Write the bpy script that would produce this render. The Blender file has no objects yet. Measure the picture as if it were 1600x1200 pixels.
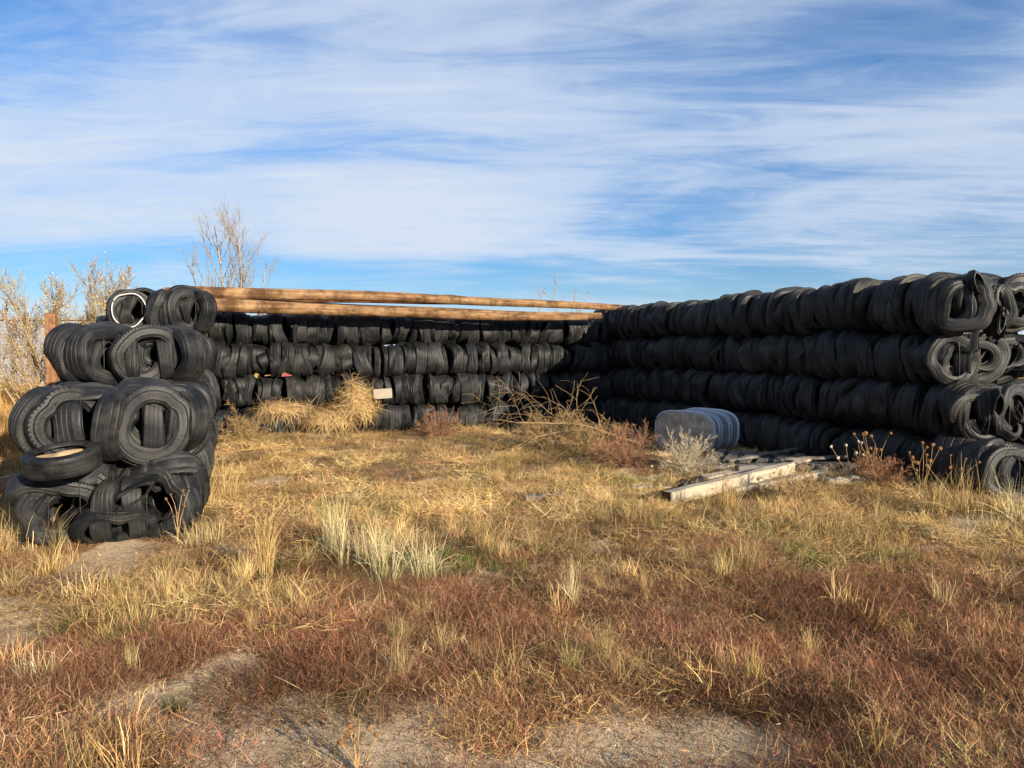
import bpy, math, random
import numpy as np
from mathutils import Matrix, Vector, Euler

SC = bpy.context.scene
COL = SC.collection
R = math.radians

# ------------------------------------------------------------------ camera
F_PX, CAM_H, HORIZON = 1150.0, 1.70, 541.0
PITCH = math.atan((600 - HORIZON) / F_PX)
cam_d = bpy.data.cameras.new("camera")
cam_d.sensor_width = 36.0
cam_d.lens = F_PX / 1600 * 36.0
cam_d.clip_start = 0.05
cam_d.clip_end = 6000
cam = bpy.data.objects.new("camera", cam_d)
cam.location = (0, 0, CAM_H)
cam.rotation_euler = (math.pi / 2 - PITCH, 0, 0)
COL.objects.link(cam)
SC.camera = cam

# ------------------------------------------------------------------ sun and sky
SUN_EL = R(17.5)
SUN_AZ = math.atan2(0.684, -0.73)          # clockwise from +Y
sun_vec = Vector((math.sin(SUN_AZ) * math.cos(SUN_EL), math.cos(SUN_AZ) * math.cos(SUN_EL), math.sin(SUN_EL)))
sd = bpy.data.lights.new("sun", 'SUN')
sd.energy = 4.8
sd.angle = R(0.6)
sd.color = (1.0, 0.86, 0.68)
so = bpy.data.objects.new("sun", sd)
so.rotation_euler = sun_vec.to_track_quat('Z', 'Y').to_euler()
COL.objects.link(so)

w = bpy.data.worlds.new("World")
SC.world = w
w.use_nodes = True
nt = w.node_tree
nt.nodes.clear()
N = nt.nodes.new
L = nt.links.new
def wmath(op, a=None, b=None, clamp=False):
    n = N('ShaderNodeMath'); n.operation = op; n.use_clamp = clamp
    for i, v in enumerate((a, b)):
        if v is None: continue
        if hasattr(v, 'links'): L(v, n.inputs[i])
        else: n.inputs[i].default_value = v
    return n.outputs[0]
def wramp(fac, stops):
    n = N('ShaderNodeValToRGB'); L(fac, n.inputs[0])
    e = n.color_ramp.elements
    while len(e) < len(stops): e.new(0.5)
    for k, (p, c) in zip(e, stops):
        k.position = p; k.color = (c, c, c, 1) if not isinstance(c, tuple) else c
    return n.outputs[0]
out = N('ShaderNodeOutputWorld'); bg = N('ShaderNodeBackground'); L(bg.outputs[0], out.inputs[0])
bg.inputs[1].default_value = 0.085
sky = N('ShaderNodeTexSky'); sky.sky_type = 'NISHITA'; sky.sun_disc = False
sky.sun_elevation = SUN_EL; sky.sun_rotation = SUN_AZ; sky.altitude = 1600
sky.air_density = 1.0; sky.dust_density = 0.4; sky.ozone_density = 2.5
tc = N('ShaderNodeTexCoord'); sep = N('ShaderNodeSeparateXYZ'); L(tc.outputs['Generated'], sep.inputs[0])
zc = wmath('MAXIMUM', sep.outputs[2], 0.0)
den = wmath('ADD', zc, 0.10)
px = wmath('DIVIDE', sep.outputs[0], den); py = wmath('DIVIDE', sep.outputs[1], den)
cmb = N('ShaderNodeCombineXYZ'); L(px, cmb.inputs[0]); L(py, cmb.inputs[1])
mp = N('ShaderNodeMapping'); mp.inputs['Rotation'].default_value = (0, 0, R(58)); mp.inputs['Scale'].default_value = (0.62, 1.0, 1)
mp.inputs['Location'].default_value = (5.3, 1.9, 0)
L(cmb.outputs[0], mp.inputs[0])
def wnoise(vec, scale, detail, rough, dist):
    n = N('ShaderNodeTexNoise'); n.inputs['Scale'].default_value = scale; n.inputs['Detail'].default_value = detail
    n.inputs['Roughness'].default_value = rough; n.inputs['Distortion'].default_value = dist
    L(vec, n.inputs['Vector']); return n.outputs[0]
n1 = wnoise(mp.outputs[0], 0.85, 5, 0.5, 0.6)
mp2 = N('ShaderNodeMapping'); mp2.inputs['Rotation'].default_value = (0, 0, R(62)); mp2.inputs['Scale'].default_value = (0.8, 2.6, 1)
L(cmb.outputs[0], mp2.inputs[0])
n2 = wnoise(mp2.outputs[0], 1.7, 8, 0.66, 1.1)
cov = wmath('ADD', wmath('MULTIPLY', n1, 0.70), wmath('MULTIPLY', n2, 0.30))
# cirrus deck that thickens towards the horizon, ending in a clear strip low down
elev_bias = wramp(sep.outputs[2], [(0.0, 0.42), (0.05, 0.39), (0.095, 0.42), (0.15, 0.585), (0.21, 0.61), (0.28, 0.53), (0.36, 0.46), (0.46, 0.49), (1.0, 0.48)])
covb = wmath('ADD', cov, wmath('SUBTRACT', elev_bias, 0.5))
mask = wramp(covb, [(0.36, 0.06), (0.44, 0.26), (0.54, 0.70), (0.68, 0.97)])
mixc = N('ShaderNodeMix'); mixc.data_type = 'RGBA'
L(mask, mixc.inputs[0])
hz = N('ShaderNodeMix'); hz.data_type = 'RGBA'
hzf = wramp(sep.outputs[2], [(0.0, 0.92), (0.035, 0.72), (0.065, 0.22), (0.12, 0.0)])
L(hzf, hz.inputs[0])
sat = N('ShaderNodeHueSaturation'); sat.inputs['Saturation'].default_value = 1.3; sat.inputs['Value'].default_value = 0.92
L(sky.outputs[0], sat.inputs['Color'])
tn = N('ShaderNodeMix'); tn.data_type = 'RGBA'; tn.blend_type = 'MULTIPLY'; tn.inputs[0].default_value = 1.0
lowf = N('ShaderNodeMix'); lowf.data_type = 'RGBA'      # air tint: paler and bluer than the model near the horizon
L(wramp(sep.outputs[2], [(0.0, 0.0), (0.30, 1.0)]), lowf.inputs[0])
lowf.inputs[6].default_value = (0.27, 0.45, 0.62, 1); lowf.inputs[7].default_value = (0.82, 0.98, 1.08, 1)
L(sat.outputs[0], tn.inputs[6]); L(lowf.outputs[2], tn.inputs[7])
L(tn.outputs[2], hz.inputs[6]); hz.inputs[7].default_value = (4.2, 4.9, 5.6, 1)
L(hz.outputs[2], mixc.inputs[6]); mixc.inputs[7].default_value = (4.05, 4.55, 5.35, 1)
L(mixc.outputs[2], bg.inputs[0])

SC.view_settings.view_transform = 'Standard'
SC.view_settings.look = 'None'
SC.view_settings.gamma = 1.0
SC.view_settings.exposure = 1.0
try: SC.view_settings.use_curve_mapping = False
except Exception: pass
SC.render.engine = 'CYCLES'
SC.cycles.max_bounces = 3
SC.cycles.diffuse_bounces = 2
SC.cycles.glossy_bounces = 2
SC.cycles.use_adaptive_sampling = True
SC.cycles.adaptive_threshold = 0.02

# ------------------------------------------------------------------ helpers
rng = np.random.default_rng(11)
random.seed(11)

def tag(o, label=None, cat=None, group=None, kind=None):
    if label: o["label"] = label
    if cat: o["category"] = cat
    if group: o["group"] = group
    if kind: o["kind"] = kind
    return o
def empty(name, loc=(0, 0, 0), rz=0.0):
    o = bpy.data.objects.new(name, None)
    o.empty_display_size = 0.1
    o.location = loc; o.rotation_euler = (0, 0, rz)
    COL.objects.link(o)
    return o
def mesh_of(name, verts, faces, mat=None, smooth=False, sharp=None):
    me = bpy.data.meshes.new(name)
    me.from_pydata([tuple(map(float, v)) for v in verts], [], [tuple(map(int, f)) for f in faces])
    if mat: me.materials.append(mat)
    if smooth:
        me.polygons.foreach_set('use_smooth', [True] * len(me.polygons))
        if sharp is not None: me.set_sharp_from_angle(angle=sharp)
    me.update()
    return me
def obj(name, me, parent=None, loc=(0, 0, 0), rot=(0, 0, 0), scale=(1, 1, 1)):
    o = bpy.data.objects.new(name, me)
    COL.objects.link(o)
    o.parent = parent
    o.location = loc; o.rotation_euler = rot; o.scale = scale
    return o

def hash2(ix, iy, seed):
    h = (ix * 374761393 + iy * 668265263 + seed * 974634777) & 0xFFFFFFFF
    h = ((h ^ (h >> 13)) * 1274126177) & 0xFFFFFFFF
    return ((h ^ (h >> 16)) & 0xFFFF) / 65535.0
def vnoise(x, y, seed=0):
    x = np.asarray(x, float); y = np.asarray(y, float)
    ix = np.floor(x).astype(np.int64); iy = np.floor(y).astype(np.int64)
    fx = x - ix; fy = y - iy
    fx = fx * fx * (3 - 2 * fx); fy = fy * fy * (3 - 2 * fy)
    a = hash2(ix, iy, seed); b = hash2(ix + 1, iy, seed); c = hash2(ix, iy + 1, seed); d = hash2(ix + 1, iy + 1, seed)
    return (a * (1 - fx) + b * fx) * (1 - fy) + (c * (1 - fx) + d * fx) * fy
def fbm(x, y, seed=0, o=4):
    s = 0; a = 0.5; t = 0
    for k in range(o):
        s = s + a * vnoise(np.asarray(x) * 2 ** k, np.asarray(y) * 2 ** k, seed + k); t += a; a *= 0.5
    return s / t

def gp(px, py, z=0.0):
    """ground point seen at a photograph pixel"""
    cx = (px - 800) / F_PX; cy = (600 - py) / F_PX
    d = np.array([cx, math.cos(PITCH) + cy * math.sin(PITCH), -math.sin(PITCH) + cy * math.cos(PITCH)])
    t = (z - CAM_H) / d[2]
    return d[0] * t, d[1] * t
def hgt(x, y):
    x = np.asarray(x, float); y = np.asarray(y, float)
    h = (fbm(x * 0.55 + 7, y * 0.55 + 3, 5, 3) - 0.5) * 0.16 + (fbm(x * 2.2, y * 2.2, 9, 3) - 0.5) * 0.07
    far = np.clip((np.hypot(x, y) - 60) / 400, 0, 1)
    return h * (1 - far) + far * (fbm(x * 0.004, y * 0.004, 21, 3) - 0.62) * 14

# ------------------------------------------------------------------ materials
def newmat(name):
    m = bpy.data.materials.new(name); m.use_nodes = True
    t = m.node_tree
    b = t.nodes['Principled BSDF']
    return m, t, b
def nd(t, typ, **kw):
    n = t.nodes.new(typ)
    for k, v in kw.items():
        if k.startswith('_'): setattr(n, k[1:], v)
        else: n.inputs[k.replace('__', ' ')].default_value = v
    return n
def ramp(t, fac, stops):
    n = t.nodes.new('ShaderNodeValToRGB'); t.links.new(fac, n.inputs[0])
    e = n.color_ramp.elements
    while len(e) < len(stops): e.new(0.5)
    for k, (p, c) in zip(e, stops):
        k.position = p; k.color = tuple(c) + (1,) if len(c) == 3 else c
    return n.outputs[0]
def mixrgb(t, fac, a, b, mode='MIX'):
    n = t.nodes.new('ShaderNodeMix'); n.data_type = 'RGBA'; n.blend_type = mode
    for s, v in ((0, fac), (6, a), (7, b)):
        if hasattr(v, 'links'): t.links.new(v, n.inputs[s])
        elif s == 0: n.inputs[s].default_value = v
        else: n.inputs[s].default_value = tuple(v) + (1,)
    return n.outputs[2]
def mth(t, op, a, b=0.0):
    n = t.nodes.new('ShaderNodeMath'); n.operation = op
    for i, v in enumerate((a, b)):
        if hasattr(v, 'links'): t.links.new(v, n.inputs[i])
        else: n.inputs[i].default_value = v
    return n.outputs[0]
def noise(t, vec, scale, detail=4, rough=0.55):
    n = nd(t, 'ShaderNodeTexNoise', Scale=scale, Detail=detail, Roughness=rough)
    if vec is not None: t.links.new(vec, n.inputs['Vector'])
    return n.outputs[0]
def bump(t, h, strength, dist, b):
    n = t.nodes.new('ShaderNodeBump'); n.inputs['Strength'].default_value = strength; n.inputs['Distance'].default_value = dist
    t.links.new(h, n.inputs['Height']); t.links.new(n.outputs[0], b.inputs['Normal'])

def tire_material():
    m, t, b = newmat("tire_rubber")
    tcn = t.nodes.new('ShaderNodeTexCoord'); oi = t.nodes.new('ShaderNodeObjectInfo')
    uv = t.nodes.new('ShaderNodeUVMap')
    vadd = t.nodes.new('ShaderNodeVectorMath'); vadd.operation = 'ADD'
    sc = t.nodes.new('ShaderNodeVectorMath'); sc.operation = 'SCALE'; sc.inputs[0].default_value = (17, 31, 11)
    t.links.new(oi.outputs['Random'], sc.inputs['Scale'])
    t.links.new(tcn.outputs['Object'], vadd.inputs[0]); t.links.new(sc.outputs[0], vadd.inputs[1])
    v = vadd.outputs[0]
    dust = noise(t, v, 4.5, 6, 0.65)
    fine = noise(t, v, 55, 3, 0.6)
    base = ramp(t, oi.outputs['Random'], [(0, (0.0035, 0.004, 0.005)), (0.6, (0.008, 0.009, 0.0105)), (0.9, (0.015, 0.0165, 0.018)), (1, (0.028, 0.028, 0.028))])
    dm = ramp(t, dust, [(0.44, (0, 0, 0)), (0.66, (1, 1, 1))])
    dm2 = mth(t, 'MULTIPLY', dm, mth(t, 'ADD', mth(t, 'MULTIPLY', fine, 0.6), 0.15))
    dcol = ramp(t, noise(t, v, 2.2, 3, .5), [(0.4, (0.048, 0.049, 0.051)), (0.62, (0.075, 0.067, 0.055))])
    c = mixrgb(t, dm2, base, dcol)
    t.links.new(c, b.inputs['Base Color'])
    b.inputs['Roughness'].default_value = 0.62
    t.links.new(mth(t, 'ADD', mth(t, 'MULTIPLY', dust, 0.35), 0.36), b.inputs['Roughness'])
    b.inputs['Specular IOR Level'].default_value = 0.33
    # tread blocks: cross cuts whose pitch and slant differ from tire to tire
    at = t.nodes.new('ShaderNodeAttribute'); at.attribute_name = 'trd'
    sx = t.nodes.new('ShaderNodeSeparateXYZ'); t.links.new(uv.outputs[0], sx.inputs[0])
    fr = mth(t, 'ADD', mth(t, 'MULTIPLY', oi.outputs['Random'], 50), 46)
    zig = mth(t, 'MULTIPLY', mth(t, 'PINGPONG', sx.outputs[1], 0.25), 7)
    ph = mth(t, 'ADD', mth(t, 'MULTIPLY', sx.outputs[0], fr), zig)
    cut = mth(t, 'GREATER_THAN', mth(t, 'SINE', mth(t, 'MULTIPLY', ph, 6.2832)), 0.45)
    tr = mth(t, 'MULTIPLY', cut, at.outputs['Fac'])
    hh = mth(t, 'ADD', mth(t, 'MULTIPLY', tr, -0.7), mth(t, 'ADD', mth(t, 'MULTIPLY', fine, 0.25), mth(t, 'MULTIPLY', dust, 0.6)))
    bump(t, hh, 1.0, 0.011, b)
    return m
M_TIRE = tire_material()

def simple(name, col, rough=0.6, metal=0.0, nscale=20, var=0.25, bstr=0.2, bdist=0.003, spec=0.3):
    m, t, b = newmat(name)
    tcn = t.nodes.new('ShaderNodeTexCoord')
    n = noise(t, tcn.outputs['Object'], nscale, 5, 0.6)
    lo = tuple(c * (1 - var) for c in col); hi = tuple(min(1, c * (1 + var)) for c in col)
    t.links.new(ramp(t, n, [(0.3, lo), (0.7, hi)]), b.inputs['Base Color'])
    b.inputs['Roughness'].default_value = rough; b.inputs['Metallic'].default_value = metal
    b.inputs['Specular IOR Level'].default_value = spec
    bump(t, n, bstr, bdist, b)
    return m
def wood(name, dark, mid, light, axis=0, gs=1.0, rough=0.75, crack=0.0, paint=None):
    m, t, b = newmat(name)
    tcn = t.nodes.new('ShaderNodeTexCoord'); oi = t.nodes.new('ShaderNodeObjectInfo')
    mpn = t.nodes.new('ShaderNodeMapping')
    s = [22 * gs, 22 * gs, 22 * gs]; s[axis] = 0.9 * gs
    mpn.inputs['Scale'].default_value = s
    cx = t.nodes.new('ShaderNodeCombineXYZ')
    for i in range(3): t.links.new(mth(t, 'MULTIPLY', oi.outputs['Random'], 31.0 + 7 * i), cx.inputs[i])
    t.links.new(cx.outputs[0], mpn.inputs['Location'])
    t.links.new(tcn.outputs['Object'], mpn.inputs[0])
    g = noise(t, mpn.outputs[0], 1.0, 6, 0.62)
    big = noise(t, tcn.outputs['Object'], 1.7, 4, 0.6)
    f = mth(t, 'ADD', mth(t, 'MULTIPLY', g, 0.65), mth(t, 'MULTIPLY', big, 0.35))
    c = ramp(t, f, [(0.36, dark), (0.47, mid), (0.62, light)])
    stn = ramp(t, noise(t, tcn.outputs['Object'], 2.6, 6, 0.7), [(0.46, (1, 1, 1)), (0.60, (.38, .34, .31))])
    c = mixrgb(t, 1.0, c, stn, 'MULTIPLY')
    if paint:
        pn = noise(t, tcn.outputs['Object'], 3.4, 7, 0.68)
        pm = ramp(t, mth(t, 'ADD', mth(t, 'MULTIPLY', pn, 0.75), mth(t, 'MULTIPLY', g, 0.25)), [(0.40, (0, 0, 0)), (0.46, (1, 1, 1))])
        c = mixrgb(t, pm, c, paint)
    t.links.new(c, b.inputs['Base Color'])
    b.inputs['Roughness'].default_value = rough; b.inputs['Specular IOR Level'].default_value = 0.2
    bump(t, g, 0.5, 0.006, b)
    return m
M_LOG = wood("peeled_log", (0.085, 0.042, 0.02), (0.21, 0.115, 0.052), (0.35, 0.225, 0.115), 0, 1.0)
M_LOGRED = wood("red_log", (0.16, 0.05, 0.025), (0.30, 0.10, 0.05), (0.40, 0.17, 0.08), 0, 0.8)
M_END = wood("log_end", (0.25, 0.12, 0.05), (0.42, 0.23, 0.10), (0.5, 0.3, 0.14), 2, 1.0)
M_GREYWOOD = wood("weathered_wood", (0.06, 0.055, 0.05), (0.15, 0.138, 0.125), (0.24, 0.225, 0.205), 0, 1.2)
M_PAINTWOOD = wood("paint_flaked_wood", (0.16, 0.10, 0.055), (0.30, 0.21, 0.13), (0.42, 0.33, 0.23), 0, 1.2, paint=(0.40, 0.35, 0.26))
M_POST = wood("cedar_post", (0.13, 0.06, 0.028), (0.25, 0.125, 0.06), (0.35, 0.20, 0.10), 2, 1.0)
M_WIRE = simple("baling_wire", (0.12, 0.11, 0.10), 0.5, 0.8, 60, 0.3)
M_SAND = simple("sand", (0.50, 0.36, 0.20), 0.95, 0, 60, 0.2, 0.5, 0.004)
M_CLOD = simple("clod", (0.42, 0.32, 0.22), 0.95, 0, 80, 0.25)
M_WHITE = simple("white_rubber", (0.62, 0.62, 0.60), 0.6, 0, 30, 0.2)
M_CARD = simple("pale_board", (0.30, 0.26, 0.20), 0.8, 0, 9, 0.12)
M_RED = simple("red_plastic", (0.22, 0.055, 0.04), 0.6, 0, 12, 0.2)
M_BARK = simple("grey_bark", (0.30, 0.255, 0.20), 0.9, 0, 14, 0.3, 0.4, 0.01)
M_TWIG = simple("pale_twig", (0.33, 0.24, 0.13), 0.9, 0, 14, 0.3)
M_REDTWIG = simple("rust_twig", (0.30, 0.155, 0.085), 0.9, 0, 14, 0.35)
M_DRYTWIG = simple("straw_twig", (0.36, 0.24, 0.11), 0.9, 0, 14, 0.35)
M_BRANCH = simple("brown_branch", (0.27, 0.19, 0.10), 0.9, 0, 14, 0.3)
M_GREYTWIG = simple("grey_twig", (0.42, 0.36, 0.25), 0.9, 0, 14, 0.3)
M_SEED = simple("seed_head", (0.20, 0.10, 0.04), 0.95, 0, 60, 0.4)
M_PALESEED = simple("pale_seed_head", (0.45, 0.38, 0.30), 0.95, 0, 60, 0.3)

def metal_mat():
    m, t, b = newmat("galvanised_steel")
    tcn = t.nodes.new('ShaderNodeTexCoord')
    n = noise(t, tcn.outputs['Object'], 5, 6, 0.65); n2 = noise(t, tcn.outputs['Object'], 60, 2, 0.5)
    c = ramp(t, n, [(0.35, (0.30, 0.345, 0.39)), (0.62, (0.46, 0.52, 0.58))])
    rm = ramp(t, noise(t, tcn.outputs['Object'], 3.2, 7, 0.7), [(0.56, (0, 0, 0)), (0.68, (1, 1, 1))])
    c = mixrgb(t, mth(t, 'MULTIPLY', rm, 0.5), c, (0.24, 0.17, 0.11))
    t.links.new(c, b.inputs['Base Color'])
    b.inputs['Metallic'].default_value = 0.35
    t.links.new(mth(t, 'ADD', mth(t, 'MULTIPLY', n2, 0.2), 0.34), b.inputs['Roughness'])
    bump(t, n, 0.2, 0.01, b)
    return m
M_STEEL = metal_mat()
M_RIM = simple("bright_rim", (0.50, 0.56, 0.62), 0.4, 0.4, 12, 0.15)
def bottom_mat():
    m, t, b = newmat("stained_steel")
    tcn = t.nodes.new('ShaderNodeTexCoord')
    n = noise(t, tcn.outputs['Object'], 6, 8, 0.7)
    t.links.new(ramp(t, n, [(0.34, (0.20, 0.145, 0.10)), (0.5, (0.36, 0.32, 0.27)), (0.68, (0.50, 0.48, 0.45))]), b.inputs['Base Color'])
    b.inputs['Roughness'].default_value = 0.7; b.inputs['Metallic'].default_value = 0.2
    bump(t, n, 0.25, 0.01, b)
    return m
M_STAIN = bottom_mat()
M_CLAD = simple("grey_cladding", (0.36, 0.36, 0.37), 0.5, 0.3, 2.5, 0.12, 0.1)

def plant_mat(name, trans=0.25):
    m, t, b = newmat(name)
    at = t.nodes.new('ShaderNodeAttribute'); at.attribute_name = 'col'
    ti = t.nodes.new('ShaderNodeAttribute'); ti.attribute_name = 'tint'; ti.attribute_type = 'INSTANCER'
    c = mixrgb(t, 1.0, at.outputs['Color'], ti.outputs['Color'], 'MULTIPLY')
    t.links.new(c, b.inputs['Base Color'])
    b.inputs['Roughness'].default_value = 0.75; b.inputs['Specular IOR Level'].default_value = 0.2
    b.inputs['Specular IOR Level'].default_value = 0.0
    return m
M_GRASS = plant_mat("dry_grass")
def own_plant_mat(name, trans=0.2):
    m, t, b = newmat(name)
    at = t.nodes.new('ShaderNodeAttribute'); at.attribute_name = 'col'
    t.links.new(at.outputs['Color'], b.inputs['Base Color'])
    b.inputs['Roughness'].default_value = 0.75; b.inputs['Specular IOR Level'].default_value = 0.2
    b.inputs['Specular IOR Level'].default_value = 0.0
    return m
M_BLADES = own_plant_mat("grass_blades")

# ------------------------------------------------------------------ ground
BARE = [  # px, py, radius m : pale trodden dirt
    (420, 1175, 0.36), (540, 1150, 0.30), (650, 1120, 0.22), (600, 1195, 0.30), (480, 1215, 0.4), (760, 1190, 0.16),
    (1010, 1165, 0.28), (1110, 1190, 0.30), (1190, 1150, 0.18), (900, 1230, 0.3),
    (15, 950, 0.3), (-40, 1010, 0.35), (250, 1120, 0.22), (180, 1140, 0.2), (330, 1090, 0.15),
    (170, 862, 0.35), (120, 885, 0.3), (240, 858, 0.3), (830, 1210, 0.2), (1450, 1190, 0.2), (1330, 1160, 0.12),
    (640, 770, 0.15), (1000, 740, 0.2),
]
BAREW = [(gp(a, b), r) for a, b, r in BARE]
def bare(x, y):
    x = np.asarray(x, float); y = np.asarray(y, float)
    s = np.zeros_like(x)
    wx = x + (fbm(x * 4, y * 4, 31, 4) - 0.5) * 0.9; wy = y + (fbm(x * 4, y * 4, 37, 4) - 0.5) * 0.9
    for (cx, cy), r in BAREW:
        s = np.maximum(s, np.clip(1.75 - np.hypot(wx - cx, (wy - cy) * 0.8) / r * 1.15, 0, 1))
    s = np.maximum(s, np.clip((fbm(x * 1.3, y * 1.3, 44, 4) - 0.625) * 6, 0, 1) * 0.85)
    return np.clip(s, 0, 1)

def axis_vals(lo, hi, fine, grow):
    a = list(np.arange(lo, hi + 1e-6, fine)); st = fine
    while a[-1] < 4000: st *= grow; a.append(a[-1] + st)
    st = fine; b = []; cur = lo
    while cur > -4000: st *= grow; cur -= st; b.append(cur)
    return np.array(b[::-1] + a)
gx = axis_vals(-9, 9, 0.09, 1.22); gy = axis_vals(1.2, 18, 0.09, 1.22)
GX, GY = np.meshgrid(gx, gy)
GZ = hgt(GX, GY)
nx, ny = len(gx), len(gy)
verts = np.stack([GX.ravel(), GY.ravel(), GZ.ravel()], 1)
idx = np.arange(nx * ny).reshape(ny, nx)
faces = np.stack([idx[:-1, :-1].ravel(), idx[:-1, 1:].ravel(), idx[1:, 1:].ravel(), idx[1:, :-1].ravel()], 1)
me = bpy.data.meshes.new("ground")
me.vertices.add(len(verts)); me.vertices.foreach_set('co', verts.ravel())
me.loops.add(faces.size); me.loops.foreach_set('vertex_index', faces.ravel().astype(np.int32))
me.polygons.add(len(faces)); me.polygons.foreach_set('loop_start', np.arange(0, faces.size, 4, dtype=np.int32))
me.polygons.foreach_set('loop_total', np.full(len(faces), 4, dtype=np.int32))
me.update(calc_edges=True)
me.polygons.foreach_set('use_smooth', np.ones(len(faces), bool))
at = me.attributes.new('bare', 'FLOAT', 'POINT'); at.data.foreach_set('value', bare(GX.ravel(), GY.ravel()).astype(np.float32))
def ground_mat():
    m, t, b = newmat("dirt")
    g = t.nodes.new('ShaderNodeNewGeometry')
    a = t.nodes.new('ShaderNodeAttribute'); a.attribute_name = 'bare'
    n1 = noise(t, g.outputs['Position'], 1.4, 6, 0.65); n2 = noise(t, g.outputs['Position'], 26, 6, 0.7); n3 = noise(t, g.outputs['Position'], 160, 2, 0.5)
    litter = ramp(t, n2, [(0.3, (0.11, 0.066, 0.036)), (0.5, (0.23, 0.15, 0.08)), (0.7, (0.37, 0.26, 0.14))])
    dirt = ramp(t, n2, [(0.3, (0.40, 0.285, 0.165)), (0.5, (0.60, 0.45, 0.28)), (0.72, (0.70, 0.55, 0.37))])
    f = mth(t, 'ADD', a.outputs['Fac'], mth(t, 'MULTIPLY', mth(t, 'SUBTRACT', n2, 0.5), 0.9))
    fm = ramp(t, f, [(0.35, (0, 0, 0)), (0.65, (1, 1, 1))])
    c = mixrgb(t, fm, litter, dirt)
    cd = t.nodes.new('ShaderNodeVectorMath'); cd.operation = 'LENGTH'; t.links.new(g.outputs['Position'], cd.inputs[0])
    far = ramp(t, mth(t, 'DIVIDE', cd.outputs['Value'], 60.0), [(0.28, (0, 0, 0)), (0.6, (1, 1, 1))])
    field = ramp(t, n1, [(0.35, (0.33, 0.21, 0.09)), (0.65, (0.46, 0.32, 0.15))])
    c = mixrgb(t, far, c, field)
    t.links.new(c, b.inputs['Base Color'])
    b.inputs['Roughness'].default_value = 0.95; b.inputs['Specular IOR Level'].default_value = 0.1
    bump(t, mth(t, 'ADD', n2, mth(t, 'MULTIPLY', n3, 0.5)), 1.0, 0.03, b)
    return m
me.materials.append(ground_mat())
tag(obj("ground", me), "dry dirt ground with pale bare patches running to the horizon", None, None, "structure")

# ------------------------------------------------------------------ tires
SEG = 44
def tire_mesh(name, a=.36, b=.325, w=.14, n=2.5, D=.105, seed=0, wvar=.25, warp=.015, twist=.25, dent=.05, bend=0.0):
    r = np.random.default_rng(seed)
    th = np.linspace(0, 2 * math.pi, SEG, endpoint=False)
    def per(k, amp):
        s = np.zeros(SEG)
        for q in range(1, k + 1): s += amp * r.normal() / q ** 0.7 * np.cos(q * th + r.uniform(0, 6.28))
        return s
    rho = ((np.abs(np.cos(th)) / a) ** n + (np.abs(np.sin(th)) / b) ** n) ** (-1 / n)
    rho *= 1 + per(7, 0.014)
    for _ in range(2):
        t0 = r.uniform(0, 6.28); dd = np.angle(np.exp(1j * (th - t0)))
        rho -= dent * r.uniform(.2, 1) * np.exp(-(dd / r.uniform(.2, .45)) ** 2)
    ws = np.clip(1 + per(4, wvar * .5), .45, 1.6)
    zz = per(3, warp)
    tau = per(2, twist)
    h = w / 2
    half = [(.06, 0), (.38, .001), (.43, .006), (.52, .006), (.57, .002), (.88, .004), (.97, .010), (1.0, .024), (1.05, .042), (1.02, .048), (1.09, .055),
            (1.12, D * .55), (1.06, D * .74), (1.08, D * .78), (1.0, D * .84), (.90, D * .97), (.80, D), (.74, D * .97), (.86, D * .8), (.94, D * .5), (.8, .034), (.4, .02)]
    prof = [(.03, .006)] + half + [(-z, d) for z, d in half[::-1]] + [(-.03, .006)]
    P = np.array(prof); K = len(P)
    V = np.zeros((SEG, K, 3)); dmax = rho * .8
    for i in range(SEG):
        zc = P[:, 0] * h * ws[i]; dc = np.minimum(P[:, 1] * min(1, dmax[i] / D), dmax[i])
        ct, st = math.cos(tau[i]), math.sin(tau[i])
        z2 = zc * ct - (dc - .03) * st; d2 = zc * st + (dc - .03) * ct + .03
        rr = rho[i] - d2
        V[i, :, 0] = rr * math.cos(th[i]); V[i, :, 1] = rr * math.sin(th[i]); V[i, :, 2] = z2 + zz[i]
    if bend:
        x = V[:, :, 0].copy(); V[:, :, 1] += bend * (x / a) ** 2; V[:, :, 2] += bend * .5 * (x / a)
    fs = []; trd = np.zeros(SEG * K, np.float32)
    vv = np.arange(SEG * K).reshape(SEG, K); trd[vv[:, :8].ravel()] = 1; trd[vv[:, -8:].ravel()] = 1
    uvs = []
    for i in range(SEG):
        j = (i + 1) % SEG
        for k in range(K):
            l = (k + 1) % K
            fs.append((vv[i, k], vv[j, k], vv[j, l], vv[i, l]))
            k1 = k + 1
            uvs += [i / SEG, P[k, 0] * .5, (i + 1) / SEG, P[k, 0] * .5, (i + 1) / SEG, P[l, 0] * .5, i / SEG, P[l, 0] * .5]
    me = mesh_of(name, V.reshape(-1, 3), fs, M_TIRE, True, R(32))
    at = me.attributes.new('trd', 'FLOAT', 'POINT'); at.data.foreach_set('value', trd)
    ul = me.uv_layers.new(name='UVMap'); ul.data.foreach_set('uv', np.array(uvs, np.float32))
    return me
rs = np.random.default_rng(3)
SLICE = [tire_mesh("tire_slice", w=rs.uniform(.13, .20), n=rs.uniform(2.3, 3.1), D=rs.uniform(.10, .14), seed=100 + i,
                   wvar=rs.uniform(.12, .4), warp=rs.uniform(.01, .035), twist=rs.uniform(.15, .6), dent=rs.uniform(.02, .09)) for i in range(30)]
OPEN = [tire_mesh("open_tire", a=.335, b=.325, w=rs.uniform(.17, .21), n=2.15, D=.15, seed=200 + i, wvar=.09, warp=.016, twist=.12, dent=.055) for i in range(8)]
SQUASH = [tire_mesh("squashed_tire", a=.36, b=.25, w=.19, n=2.2, D=.13, seed=250 + i, wvar=.25, warp=.03, twist=.4, dent=.09) for i in range(6)]
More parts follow.
